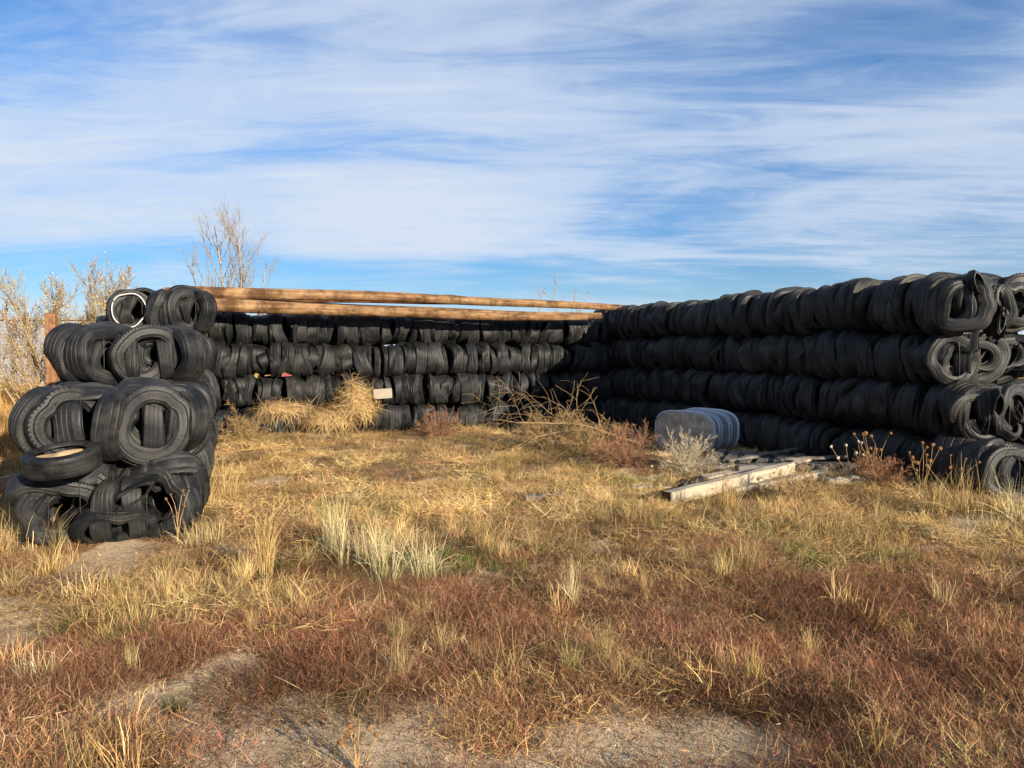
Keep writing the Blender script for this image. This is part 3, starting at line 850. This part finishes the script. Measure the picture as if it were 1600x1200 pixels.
between("plank", "split grey board slanting up onto the pallet", "plank", (1135, 735), (1245, 722), .11, .03, M_GREYWOOD, .12, .20, .004, 8, "planks on the ground")
between("plank", "long thin grey board lying behind the pale plank", "plank", (1090, 738), (1215, 731), .09, .03, M_GREYWOOD, .06, .06, .004, 9, "planks on the ground")
between("plank", "whitish board crossing the middle of the timber pile", "plank", (1180, 764), (1262, 741), .12, .035, M_PAINTWOOD, .10, .16, .005, 10, "planks on the ground")
between("plank", "grey board on top of the long grey timber", "plank", (1215, 744), (1322, 738), .13, .03, M_GREYWOOD, .18, .20, .004, 11, "planks on the ground")
between("plank", "short dark board left of the pallet", "plank", (1075, 727), (1140, 720), .10, .03, M_GREYWOOD, .03, .05, .004, 12, "planks on the ground")
# pallet
pxx, pyy = gp(1182, 728)
pal = empty("wooden_pallet", (pxx, pyy, float(hgt(pxx, pyy))), -.42); tag(pal, "weathered grey wooden pallet lying beside the tipped stock tank", "pallet")
for y in (-.5, 0, .5): boxobj("stringer", (1.25, .05, .10), M_GREYWOOD, pal, (0, y, .07), (0, 0, 0), .005, 3, .003)
for k in range(6): boxobj("deck_board", (.13, 1.12, .022), M_GREYWOOD, pal, (-.55 + k * .22, 0, .133), (0, 0, random.gauss(0, .02)), .003, k, 0)
for k in range(3): boxobj("base_board", (.12, 1.1, .02), M_GREYWOOD, pal, (-.5 + k * .5, 0, .008), (0, 0, 0), .003)

# dark tire scrap by the timbers
sxx, syy = gp(1085, 758)
sc_ = empty("tire_scrap", (sxx, syy, float(hgt(sxx, syy)) - .05)); tag(sc_, "dark scrap of tire half buried beside the cream timber", "tire")
sc_.rotation_euler = (R(12), R(8), .5)
obj("tread", SQUASH[0], sc_, (0, 0, .06), (0, 0, 0), (.8, .8, .7))

# pale board and red scrap on the back wall
q = BO + BD * 5.12 + BN * -.2
tag(boxobj("pale_board", (.36, .05, .19), M_CARD, None, (q[0], q[1], .78), (0, R(-3), math.atan2(ND[1], ND[0])), .006), "small pale rectangular board resting beside the straw mound", "board")
q = BO + BD * 6.89 + BN * .03
V = [(-.09, 0, 0), (.11, 0, .01), (-.05, 0, .15), (-.09, .05, 0), (.11, .05, .01), (-.05, .05, .15)]
rd = obj("red_scrap", mesh_of("red_scrap", V, [(0, 1, 2), (5, 4, 3), (0, 3, 4, 1), (1, 4, 5, 2), (2, 5, 3, 0)], M_RED), None, (q[0], q[1], 1.13), (0, 0, .37))
tag(rd, "small red scrap wedged between two back-wall bales", "scrap")
# bent wire above the corner
pw = [(0, 0, 0), (-.02, 0, .12), (-.10, 0, .2), (-.19, 0, .27), (-.21, 0, .36), (-.19, 0, .31)]
q = BO + BD * .25 + BN * .2
tag(obj("bent_wire", mesh_of("bent_wire", *tube(pw, .007, 5), M_GREYTWIG, True), None, (q[0], q[1], 2.55)), "thin bent wire sticking up above the pole ends", "wire")

# ------------------------------------------------------------------ grasses
def strip_blades(r, n, rad, hmin, hmax, width, lean, curl, cols, droop=.3, segs=3, flat=False, base_col=None):
    V = []; Fc = []; C = []
    for _ in range(n):
        a0 = r.uniform(0, 6.28); q = rad * math.sqrt(r.random())
        p = np.array([q * math.cos(a0), q * math.sin(a0), 0 if not flat else abs(r.normal(0, .018))])
        a = a0 + r.normal(0, .9) if lean > .2 and not flat else r.uniform(0, 6.28)
        ln = r.uniform(hmin, hmax); el = math.pi / 2 - abs(r.normal(0, lean)) if not flat else r.normal(.10, .2)
        d = np.array([math.cos(a) * math.cos(el), math.sin(a) * math.cos(el), math.sin(el)])
        s = np.array([-math.sin(a), math.cos(a), 0]) * math.cos(.6) + np.array([0, 0, 1]) * math.sin(r.uniform(-.8, .8))
        s /= np.linalg.norm(s)
        wd = width * r.uniform(.6, 1.4); c = np.array(cols[r.integers(len(cols))]) * r.uniform(.75, 1.25)
        b = len(V)
        for k in range(segs + 1):
            f = k / segs; ww = wd * (1 - .8 * f) * .5
            V += [p - s * ww, p + s * ww]
            cc = c if base_col is None else c * min(1, .35 + f * 1.4) + np.array(base_col) * max(0, .65 - f * 1.4)
            C += [cc, cc]
            d = d + r.normal(0, curl, 3) + np.array([0, 0, -droop * f]); d /= np.linalg.norm(d)
            p = p + d * ln / segs
            if p[2] < .003: p[2] = .003 + r.random() * .01
        for k in range(segs): Fc.append((b + 2 * k, b + 2 * k + 1, b + 2 * k + 3, b + 2 * k + 2))
    return V, Fc, C
def blade_mesh(name, data, mat):
    V, Fc, C = data
    me = mesh_of(name, V, Fc, mat)
    at = me.attributes.new('col', 'FLOAT_COLOR', 'POINT')
    at.data.foreach_set('color', np.concatenate([np.clip(np.array(C), 0, 1), np.ones((len(C), 1))], 1).astype(np.float32).ravel())
    return me
STRAW = [(.48, .33, .13), (.56, .41, .18), (.42, .27, .095), (.60, .46, .23), (.34, .20, .075)]
RUST = [(.26, .105, .06), (.19, .075, .05), (.33, .155, .09), (.38, .22, .12), (.14, .06, .042)]
BROWN = [(.32, .20, .10), (.25, .15, .075), (.40, .27, .14), (.20, .115, .06), (.46, .33, .18)]
PALE = [(.60, .50, .29), (.66, .57, .36), (.54, .43, .22), (.50, .42, .20), (.44, .40, .18)]
r = np.random.default_rng(5)
def flat(d, k):
    return [(v[0], v[1], v[2] * k) for v in d[0]], d[1], d[2]
def src(name, n, fn):
    c = bpy.data.collections.new(name)
    for i in range(n):
        o = bpy.data.objects.new(name, blade_mesh(name, fn(), M_GRASS)); c.objects.link(o)
    return c
S_MAT = src("weed_mat", 5, lambda: flat(strip_blades(r, 430, .28, .04, .14, .0032, 1.15, .5, RUST + RUST + BROWN[:4], .06, 3), .92))
S_BRN = src("brown_mat", 5, lambda: flat(strip_blades(r, 390, .28, .04, .16, .0034, 1.25, .46, BROWN + BROWN + STRAW[:2] + RUST[2:4], .06, 3), .6))
S_LIT = src("straw_litter", 5, lambda: strip_blades(r, 190, .28, .05, .22, .0040, .3, .24, STRAW + BROWN[:1], .0, 3, flat=True))
S_TUF = src("straw_tuft", 5, lambda: strip_blades(r, 70, .07, .08, .24, .0042, .5, .16, STRAW + BROWN[2:3], .22, 3))
S_TAL = src("tall_straw", 4, lambda: strip_blades(r, 90, .09, .28, .55, .0046, .26, .09, PALE + STRAW[:2], .25, 5, base_col=(.16, .17, .05)))
S_GRN = src("green_blades", 3, lambda: strip_blades(r, 60, .07, .06, .16, .005, .5, .12, [(.11, .13, .04), (.17, .17, .06), (.09, .10, .035)], .25, 3))

S_CRB = src("weed_crumbs", 5, lambda: strip_blades(r, 46, .17, .02, .09, .0036, 1.1, .4, RUST + BROWN + STRAW[:3], .0, 2, flat=True))
def scatter(name, coll, P, scale, tint, label, nvar):
    n = len(P)
    me = bpy.data.meshes.new(name); me.vertices.add(n); me.vertices.foreach_set('co', np.asarray(P, np.float32).ravel())
    rr = np.random.default_rng(n)
    rot = np.stack([rr.normal(0, .1, n), rr.normal(0, .1, n), rr.uniform(0, 6.28, n)], 1)
    a = me.attributes.new('rot', 'FLOAT_VECTOR', 'POINT'); a.data.foreach_set('vector', rot.astype(np.float32).ravel())
    a = me.attributes.new('scl', 'FLOAT', 'POINT'); a.data.foreach_set('value', np.asarray(scale, np.float32))
    a = me.attributes.new('tint', 'FLOAT_COLOR', 'POINT'); a.data.foreach_set('color', np.concatenate([tint, np.ones((n, 1))], 1).astype(np.float32).ravel())
    a = me.attributes.new('pick', 'INT', 'POINT'); a.data.foreach_set('value', rr.integers(0, nvar, n).astype(np.int32))
    ng = bpy.data.node_groups.new(name, 'GeometryNodeTree')
    ng.interface.new_socket('Geometry', in_out='INPUT', socket_type='NodeSocketGeometry')
    ng.interface.new_socket('Geometry', in_out='OUTPUT', socket_type='NodeSocketGeometry')
    gi = ng.nodes.new('NodeGroupInput'); go = ng.nodes.new('NodeGroupOutput')
    m2p = ng.nodes.new('GeometryNodeMeshToPoints')
    ci = ng.nodes.new('GeometryNodeCollectionInfo'); ci.inputs['Collection'].default_value = coll
    ci.inputs['Separate Children'].default_value = True; ci.inputs['Reset Children'].default_value = True
    iop = ng.nodes.new('GeometryNodeInstanceOnPoints'); iop.inputs['Pick Instance'].default_value = True
    def na(nm, t):
        q = ng.nodes.new('GeometryNodeInputNamedAttribute'); q.data_type = t; q.inputs['Name'].default_value = nm
        return q.outputs['Attribute']
    ng.links.new(gi.outputs[0], m2p.inputs[0]); ng.links.new(m2p.outputs[0], iop.inputs['Points'])
    ng.links.new(ci.outputs[0], iop.inputs['Instance']); ng.links.new(na('pick', 'INT'), iop.inputs['Instance Index'])
    e2r = ng.nodes.new('FunctionNodeEulerToRotation'); ng.links.new(na('rot', 'FLOAT_VECTOR'), e2r.inputs[0])
    ng.links.new(e2r.outputs[0], iop.inputs['Rotation']); ng.links.new(na('scl', 'FLOAT'), iop.inputs['Scale'])
    ng.links.new(iop.outputs[0], go.inputs[0])
    o = obj(name, me); md = o.modifiers.new("scatter", 'NODES'); md.node_group = ng
    tag(o, label, "grass", None, "stuff")
    return o

def sample(n, d0, d1, half=.78, power=1.0, x_extra=.6):
    """random ground points in the wedge the photograph could see, plus a margin"""
    rr = rng
    d = d0 * (d1 / d0) ** (rr.random(n) ** (1 / power))
    x = (rr.random(n) * 2 - 1) * (d * half + x_extra)
    return x, d
def inside_wall(x, y, m=0.0):
    p = np.stack([x, y], -1)
    a = (p - RO) @ ND; sa = (p - RO) @ UD
    right = (a > .02 - m) & (a < 1.5) & (sa > -.6) & (sa < 8.6)
    b = (p - BO) @ BN; tb = (p - BO) @ BD
    back = (b > .0 - m) & (b < 1.5) & (tb > -1) & (tb < 9.5)
    c = (p - LO) @ -ND; sc = (p - LO) @ UD
    left = (c > .0 - m) & (c < 1.52) & (sc > -.08) & (sc < 8)
    return right | back | left
def in_yard(x, y):
    p = np.stack([x, y], -1)
    return (((p - RO) @ ND) < 0) & (((p - BO) @ BN) < 0) & (((p - LO) @ ND) > 0)
def blob(x, y, L_):
    s = np.zeros_like(x)
    for px_, py_, rx, ry, k in L_:
        cx, cy = gp(px_, py_)
        s += k * np.exp(-((x - cx) / rx) ** 2 - ((y - cy) / ry) ** 2)
    return s
RED_B = [(120, 1050, .7, .5, .9), (300, 1010, .6, .4, .8), (60, 1160, .6, .4, .8), (420, 1040, .5, .5, .8), (650, 1010, .8, .5, .6), (700, 740, .9, .6, .7), (1250, 1010, 1.2, .6, .5), (820, 920, .9, .5, .4), (900, 1000, 1, .5, .5), (1450, 1100, .6, .5, .5)]
STR_B = [(240, 930, .8, .7, 1.), (60, 860, .7, .8, .9), (330, 780, .6, .9, .8), (350, 850, .6, .6, .7), (600, 830, .8, .7, .8), (1350, 850, 1.5, .9, .9), (1500, 800, 1.2, .8, 1.), (1150, 820, 1., .6, .7), (1000, 760, 1.5, .8, .4), (30, 700, 1.5, 4., .8), (1250, 800, 1.0, .5, .8), (500, 960, .5, .3, .5), (930, 920, .6, .4, .6), (420, 700, 1.5, 1.2, .6), (560, 680, 2.0, 1.0, .5)]
def field(x, y):
    red = blob(x, y, RED_B) + (fbm(x * 1.0 + 5, y * 1.0, 61, 4) - .5) * 3.2 + np.clip((4.6 - y) * .22, -.2, .5)
    stw = blob(x, y, STR_B) + (fbm(x * 1.1, y * 1.1 + 9, 71, 4) - .5) * 3.0
    return red, stw
def finish(x, y, keep):
    x = x[keep]; y = y[keep]
    return x, y, np.stack([x, y, hgt(x, y) - .004], 1)
def tints(x, y, n, amt=.22, seed=81):
    v = .88 + (fbm(x * 2.1, y * 2.1, seed, 3) - .5) * 2.0 + rng.normal(0, amt, n)
    v = np.clip(v, .45, 1.6)
    wob = rng.normal(0, .05, (n, 3))
    return np.clip(v[:, None] * (1 + wob), .3, 1.8)

# rust-coloured low weed mat
x, y = sample(5600, 2.0, 10, .8, 1.3)
b = bare(x, y); rd_, st_ = field(x, y)
keep = (rng.random(len(x)) < np.clip(.46 + .42 * rd_ - .45 * st_, .04, .8)) & (rng.random(len(x)) * .55 + .02 > b) & ~inside_wall(x, y, .1)
keep &= ~(in_yard(x, y) & (y > 7.5) & (rng.random(len(x)) < .75))
x, y, P = finish(x, y, keep)
scatter("weed_mat", S_MAT, P, rng.uniform(.55, 1.2, len(P)) * np.clip(1.25 - y * .07, .6, 1.1), tints(x, y, len(P)), "low rust-brown weeds matted over the ground", 5)
# brown mat
x, y = sample(5200, 2.0, 14, .8, 1.3)
b = bare(x, y); rd_, st_ = field(x, y)
keep = (rng.random(len(x)) < np.clip(.52 - .2 * rd_, .08, 1)) & (rng.random(len(x)) * .55 + .02 > b) & ~inside_wall(x, y, .1)
keep &= ~(in_yard(x, y) & (y > 7.5) & (rng.random(len(x)) < .6))
x, y, P = finish(x, y, keep)
scatter("brown_weeds", S_BRN, P, rng.uniform(.5, 1.15, len(P)) * np.clip(1.25 - y * .06, .55, 1.1), tints(x, y, len(P), .22, 85), "low brown dry weeds covering the ground", 5)
# straw litter
x, y = sample(6200, 2.0, 16, .82, 1.5)
b = bare(x, y); rd_, st_ = field(x, y)
keep = (rng.random(len(x)) < np.clip(.16 + .6 * st_ - .3 * rd_ + .5 * (in_yard(x, y) & (y > 7)), .03, 1)) & (rng.random(len(x)) * .9 + .05 > b) & ~inside_wall(x, y, .02)
x, y, P = finish(x, y, keep)
scatter("straw_litter", S_LIT, P, rng.uniform(.6, 1.2, len(P)) * np.clip(.45 + y * .13, .7, 1), tints(x, y, len(P), .2, 91) * np.where(in_yard(x, y) & (y > 7), 1.2, 1.0)[:, None], "flattened dry straw lying over the yard", 5)
# crumbs of weed on the bare dirt
x, y = sample(4200, 2.0, 14, .8, 1.2)
b = bare(x, y)
keep = (rng.random(len(x)) < .45 + .7 * fbm(x * 3, y * 3, 55, 3)) & (b > .1) & ~inside_wall(x, y, .05)
x, y, P = finish(x, y, keep)
scatter("weed_crumbs", S_CRB, P, rng.uniform(.5, 1.1, len(P)), tints(x, y, len(P)), "dry crumbs of weed strewn on the bare dirt", 5)
# clods and pebbles
import bmesh
S_CLD = bpy.data.collections.new("clods")
for q_ in range(5):
    bm = bmesh.new(); bmesh.ops.create_icosphere(bm, subdivisions=1, radius=.012)
    for v_ in bm.verts: v_.co *= random.uniform(.6, 1.25); v_.co.z *= .7
    mc = bpy.data.meshes.new("clod"); bm.to_mesh(mc); bm.free(); mc.materials.append(M_CLOD); S_CLD.objects.link(bpy.data.objects.new("clod", mc))
x, y = sample(9000, 2.0, 12, .8, 1.0)
keep = (bare(x, y) > .12) & ~inside_wall(x, y, .05)
x, y, P = finish(x, y, keep)
o_ = scatter("dirt_clods", S_CLD, P, rng.uniform(.15, 1.0, len(P)) ** 2 * 1.2 + .12, tints(x, y, len(P)), "small dirt clods and pebbles on the bare ground", 5)
o_["category"] = "dirt clods"
# straw tufts
x, y = sample(4000, 2.2, 15, .82, 1.5)
b = bare(x, y); rd_, st_ = field(x, y)
keep = (rng.random(len(x)) < np.clip(-.04 + .5 * st_ - .22 * rd_, .03, .9)) & (rng.random(len(x)) > b) & ~inside_wall(x, y, .05)
keep &= ~(in_yard(x, y) & (y > 8.2) & (rng.random(len(x)) < .7))
x, y, P = finish(x, y, keep)
scatter("straw_tufts", S_TUF, P, rng.uniform(.45, 1.15, len(P)) * np.clip(1.3 - y * .055, .5, 1), tints(x, y, len(P), .18, 95), "short upright straw-coloured grass tufts", 5)
x, y = sample(190, 3.6, 9.5, .8, 1.0)
_, st_ = field(x, y)
keep = (bare(x, y) < .25) & (rng.random(len(x)) < .35 + .4 * st_) & ~inside_wall(x, y, .2)
x, y, P = finish(x, y, keep)
scatter("tall_straw", S_TAL, P, rng.uniform(.25, .62, len(P)), tints(x, y, len(P), .12, 97) * np.array([.92, .85, .75]), "scattered taller pale straw stems between the low weeds", 4)
# far field grass behind and beside the walls
x, y = sample(7000, 9, 55, 1.0, 1.4)
keep = ~inside_wall(x, y, .4) & ~in_yard(x, y) & ~((x > -6) & (x < 4) & (y < 25))
x, y, P = finish(x, y, keep)
scatter("field_grass", S_TUF, P, rng.uniform(1.4, 2.6, len(P)), tints(x, y, len(P), .12, 99) * np.array([1.0, .9, .75]), "golden dry grass of the field beyond the bales", 5)
# bits of green
G_B = [(130, 970, .12, .2), (270, 1118, .012, .012), (560, 800, .3, .3), (650, 890, .3, .2), (730, 880, .3, .15), (345, 690, .25, .2), (430, 905, .1, .1), (1230, 835, .5, .25), (1330, 880, .4, .2), (960, 752, .3, .15), (190, 1000, .15, .1)]
gx_ = []; gy_ = []
for a, c, rx, ry in G_B:
    cx, cy = gp(a, c)
    k = int(3 + 55 * rx); gx_ += list(cx + rng.normal(0, rx, k)); gy_ += list(cy + rng.normal(0, ry, k))
x = np.array(gx_); y = np.array(gy_); x, y, P = finish(x, y, ~inside_wall(x, y))
scatter("green_grass", S_GRN, P, rng.uniform(.5, 1.1, len(P)), tints(x, y, len(P), .15), "sparse green grass blades among the dry straw", 3)

# --- individual tall grass clumps
def clump(label, px_, py_, n, rad, hmin, hmax, cols, lean=.2, base=None, width=.0042, droop=.22, sx=1.0):
    x0, y0 = gp(px_, py_)
    V = []; Fc = []; C = []; k_ = max(1, int(rad / .055))
    for q_ in range(k_):
        a_ = r.uniform(0, 6.28); rr_ = rad * math.sqrt(r.random()) if k_ > 1 else 0; hm = r.uniform(.55, 1.1) if k_ > 1 else 1
        d = strip_blades(r, max(12, int(n / k_ * r.uniform(.5, 1.3))), rad / math.sqrt(k_) * .8, hmin * hm, hmax * hm, width, lean * r.uniform(.8, 1.6), .08, cols, droop, 6, base_col=base)
        b_ = len(V); ox, oy = rr_ * math.cos(a_) * sx, rr_ * math.sin(a_)
        V += [(v[0] + ox, v[1] + oy, v[2]) for v in d[0]]; C += d[2]; Fc += [tuple(i + b_ for i in f) for f in d[1]]
    o = obj("grass_clump", blade_mesh("grass_clump", (V, Fc, C), M_BLADES), None, (x0, y0, float(hgt(x0, y0)) - .005))
    tag(o, label, "grass clump", "tall grass clumps")
GB = (.13, .16, .045)
clump("wide pale bunchgrass clump with green base, mid-left foreground", 600, 895, 620, .40, .22, .50, PALE, .34, GB, droop=.34, sx=1.5)
clump("tall pale bunchgrass at the left edge of the wide clump", 520, 870, 260, .16, .30, .62, PALE, .16, GB)
clump("narrow upright golden grass spike between left bales and wide clump", 415, 900, 150, .07, .28, .55, STRAW, .07)
clump("big golden grass clump below the collapsed bale", 235, 965, 620, .48, .10, .36, STRAW + BROWN[2:3], .5, (.2, .16, .05), droop=.42, sx=1.3)
clump("small pale tuft on rust weeds at the lower left", 58, 1062, 110, .10, .08, .20, PALE, .35)
clump("upright pale grass tuft right of the wide clump", 893, 945, 130, .07, .15, .36, PALE, .14)
clump("golden upright tuft behind the wide clump's right end", 760, 870, 120, .09, .15, .38, STRAW, .25)
clump("leaning golden grass at the right edge before the wall end", 1490, 800, 330, .35, .25, .62, STRAW, .42, None, .006, .2, 1.4)
clump("pale grass standing at the far right edge", 1575, 815, 160, .16, .3, .65, PALE, .3, None, .006)
clump("grass tuft rising in front of the cream timber", 1135, 800, 150, .10, .2, .5, STRAW, .22, None, .005)
clump("tall straw clump at the lower right corner of the collapsed bale", 318, 850, 200, .16, .2, .5, PALE + STRAW, .3, None, .0045)
clump("straw clump in front of the collapsed bale's left corner", 95, 882, 200, .2, .12, .34, STRAW, .4, None, .0042)
clump("loose straw clump in the right foreground before the timbers", 1290, 830, 180, .22, .12, .34, STRAW, .5, None, .0045, .4)
clump("golden grass fan beside the left bales", 340, 790, 240, .25, .2, .6, STRAW, .45, None, .005)
clump("straw grass standing at the left border beside the bale", 20, 850, 260, .3, .2, .6, STRAW, .25, None, .005)

# --- bushes and dry branches
def bush(name, label, px_, py_, size, mat, n, seed, flat=.8, rmin=.0022, levels=2, up=.02, cat="bush", z=0, kids=(5, 8), wander=.2):
    x0, y0 = gp(px_, py_); rr = np.random.default_rng(seed)
    st = []
    for k in range(n):
        a = rr.uniform(0, 6.28); el = rr.uniform(.15, 1.4)
        st.append(dict(start=(rr.normal(0, size * .1), rr.normal(0, size * .1), 0), d0=(math.cos(a) * math.cos(el), math.sin(a) * math.cos(el), math.sin(el) * flat), length=size * rr.uniform(.7, 1.1), rad=.006,
                       levels=levels, nseg=7, wander=wander, kids=kids, ang=(20, 60), shrink=.5, up=up, first=.15))
    e = tree(name, label, cat, (x0, y0, float(hgt(x0, y0)) - .02 + z), st, mat, mat, rr, rmin=rmin, part=("stems", "twigs"))
    return e
bush("dry_bush", "rust-red wiry bush in front of the tipped stock tank", 980, 728, .62, M_REDTWIG, 34, 1, .75)
bush("dry_bush", "grey-tan twiggy bush against the stock tank's floor plate", 1072, 738, .62, M_GREYTWIG, 30, 2, .9)
bush("dry_bush", "straw-brown tangled bush under the fallen branch", 860, 705, .72, M_DRYTWIG, 34, 3, .7)
bush("dry_bush", "brown wiry bush between the fallen branch and the red bush", 925, 712, .6, M_DRYTWIG, 26, 4, .7)
bush("dry_bush", "low reddish bush before the middle of the back wall", 690, 680, .6, M_REDTWIG, 26, 5, .6)
bush("dry_bush", "small straw bush right of the pale board", 630, 668, .55, M_DRYTWIG, 24, 6, .9)
bush("dry_bush", "golden matted bush in front of the pile of timbers", 1240, 782, .42, M_DRYTWIG, 34, 7, .45)
bush("dry_bush", "tan bush at the foot of the left end of the back wall", 380, 690, .65, M_DRYTWIG, 26, 8, .7)
bush("dry_bush", "dark brown leafy weed at the right end of the timbers", 1375, 762, .45, M_REDTWIG, 30, 9, .7)
# fallen branch arching over
rr = np.random.default_rng(41)
x0, y0 = gp(1010, 712)
fb = tree("fallen_branch", "bare pale fallen branch arching over the brown bushes", "branch", (x0, y0 + .6, .12),
          [dict(start=(0, 0, 0), d0=(-.9, 0, .34), length=2.3, rad=.018, levels=2, nseg=9, wander=.12, kids=(9, 12), ang=(35, 80), shrink=.42, up=-.06, first=.1),
           dict(start=(-.5, -.1, .15), d0=(-.8, -.2, .25), length=2.2, rad=.014, levels=2, nseg=8, wander=.16, kids=(8, 11), ang=(35, 80), shrink=.55, up=-.07, first=.1)],
          M_BRANCH, M_BRANCH, rr, rmin=.0026, part=("limb", "twigs"))
# straw mounds on the back wall's lowest course
def mound(label, t, off, z, rx, ry, rz_, n, seed, cols=STRAW):
    rr = np.random.default_rng(seed); V = []; Fc = []; C = []
    for _ in range(n):
        a = rr.uniform(0, 6.28); b = rr.uniform(0, 1.0)
        lump = .86 + .16 * math.sin(3 * a + seed) + .10 * math.sin(5 * a + 4 * b + seed * 2)
        p = np.array([rx * math.cos(a) * math.sqrt(1 - b * b), ry * math.sin(a) * math.sqrt(1 - b * b), rz_ * b]) * lump * rr.uniform(.8, 1.12)
        nrm = p / np.array([rx, ry, rz_]) ** 2; nrm /= np.linalg.norm(nrm)
        d = rr.normal(0, 1, 3) + np.array([0, 0, -.8]); d -= nrm * d.dot(nrm) * .85; d /= np.linalg.norm(d)
        s = np.cross(d, nrm); s /= np.linalg.norm(s) + 1e-6
        ln = rr.uniform(.1, .42); c = np.array(cols[rr.integers(len(cols))]) * rr.uniform(.7, 1.2); k = len(V); w_ = .0024
        m_ = p + d * ln * .5 + nrm * .01; q = p + d * ln - nrm * .015
        V += [p - s * w_, p + s * w_, m_ - s * w_, m_ + s * w_, q - s * w_ * .4, q + s * w_ * .4]; C += [c] * 6
        Fc += [(k, k + 1, k + 3, k + 2), (k + 2, k + 3, k + 5, k + 4)]
    e = empty("straw_mound", bw(t, off, z), math.atan2(ND[1], ND[0])); tag(e, label, "straw mound", "straw mounds along the back wall")
    obj("straw", blade_mesh("straw", (V, Fc, C), M_BLADES), e)
    V = []; Fc = []
    for i in range(7):
        f = i / 6
        for k in range(20):
            a = 2 * math.pi * k / 20; g = .72 * math.cos(f * 1.5) * (1 + .12 * math.sin(3 * a + seed))
            V.append((rx * g * math.cos(a), ry * g * math.sin(a), rz_ * .74 * math.sin(f * 1.5)))
    for i in range(6):
        for k in range(20): Fc.append((i * 20 + k, i * 20 + (k + 1) % 20, (i + 1) * 20 + (k + 1) % 20, (i + 1) * 20 + k))
    obj("core", mesh_of("straw_core", V, Fc, M_DRYTWIG, True), e)
mound("tall golden straw mound draped over the back wall's lowest bales", 5.6, -.02, .42, .46, .40, .64, 2800, 1, STRAW + BROWN[:3])
mound("flat brown straw mound on the lowest bales at the left", 6.95, .1, .46, .62, .4, .26, 1500, 2, BROWN + STRAW[:2])
mound("low trailing straw between the two larger mounds", 6.15, -.12, .22, .5, .35, .36, 1400, 3, STRAW + BROWN)

# --- dried weed stalks with seed heads
import bmesh
bm = bmesh.new(); bmesh.ops.create_icosphere(bm, subdivisions=1, radius=1)
rr = random.Random(4)
for v in bm.verts: v.co *= rr.uniform(.75, 1.15)
HEAD = bpy.data.meshes.new("seed_head"); bm.to_mesh(HEAD); bm.free(); HEAD.materials.append(M_SEED)
HEADP = HEAD.copy(); HEADP.materials.clear(); HEADP.materials.append(M_PALESEED)
def stalk(label, px_, py_, h, seed, nb, spread, head=HEAD, hs=.022, lean=(0, 0)):
    rr = np.random.default_rng(seed); x0, y0 = gp(px_, py_)
    e = empty("dried_weed", (x0, y0, float(hgt(x0, y0)) - .01)); tag(e, label, "dried weed", "dried weeds with seed heads")
    lst = []; tips = []
    for k in range(nb):
        a = rr.uniform(0, 6.28); p = np.array([0, 0, 0.]); pts = [p]
        d = np.array([math.cos(a) * spread * rr.uniform(.3, 1) + lean[0], math.sin(a) * spread + lean[1], 1.0])
        for i in range(6):
            d = d / np.linalg.norm(d); p = p + d * h * rr.uniform(.8, 1.1) / 6; pts.append(p); d = d + rr.normal(0, .13, 3)
        lst.append((0, np.array(pts), np.linspace(.005, .002, 7)))
        tips.append(pts[-1]); tips.append(pts[4] + rr.normal(0, .03, 3))
    obj("stems", mesh_of("stems", *join_tubes(lst, 4), M_DRYTWIG, True), e)
    for t in tips: obj("seed_head", head, e, t, (rr.uniform(0, 3), rr.uniform(0, 3), 0), (hs * rr.uniform(.7, 1.2),) * 3)
stalk("dried weed with pale round heads above the long grey timber", 1335, 758, .55, 1, 4, .5, HEADP, .022, (-.2, 0))
stalk("tall dark dried weed right of the timber end", 1367, 765, .72, 2, 5, .16, HEAD, .026)
stalk("spreading dried weed with round heads before the bottom right bales", 1440, 772, .62, 3, 7, .5, HEAD, .026)
stalk("upright seed stalk left of the leaning golden grass", 1492, 778, .5, 4, 3, .2, HEAD, .02)
stalk("brown leafy weed standing against the back wall's middle", 708, 665, .85, 5, 9, .22, HEAD, .035)
stalk("brown dried weed on bare dirt at the bottom edge", 560, 1215, .2, 6, 6, .4, HEAD, .012)
stalk("tan weed stalk leaning across the collapsed bale", 172, 828, .42, 7, 4, .25, HEADP, .012, (.35, -.1))
stalk("lone pale-headed stalk left of the planks", 1018, 752, .26, 8, 1, .1, HEADP, .02)
stalk("rust dried stalk by the right corner of the collapsed bale", 278, 852, .5, 9, 4, .1, HEAD, .014)
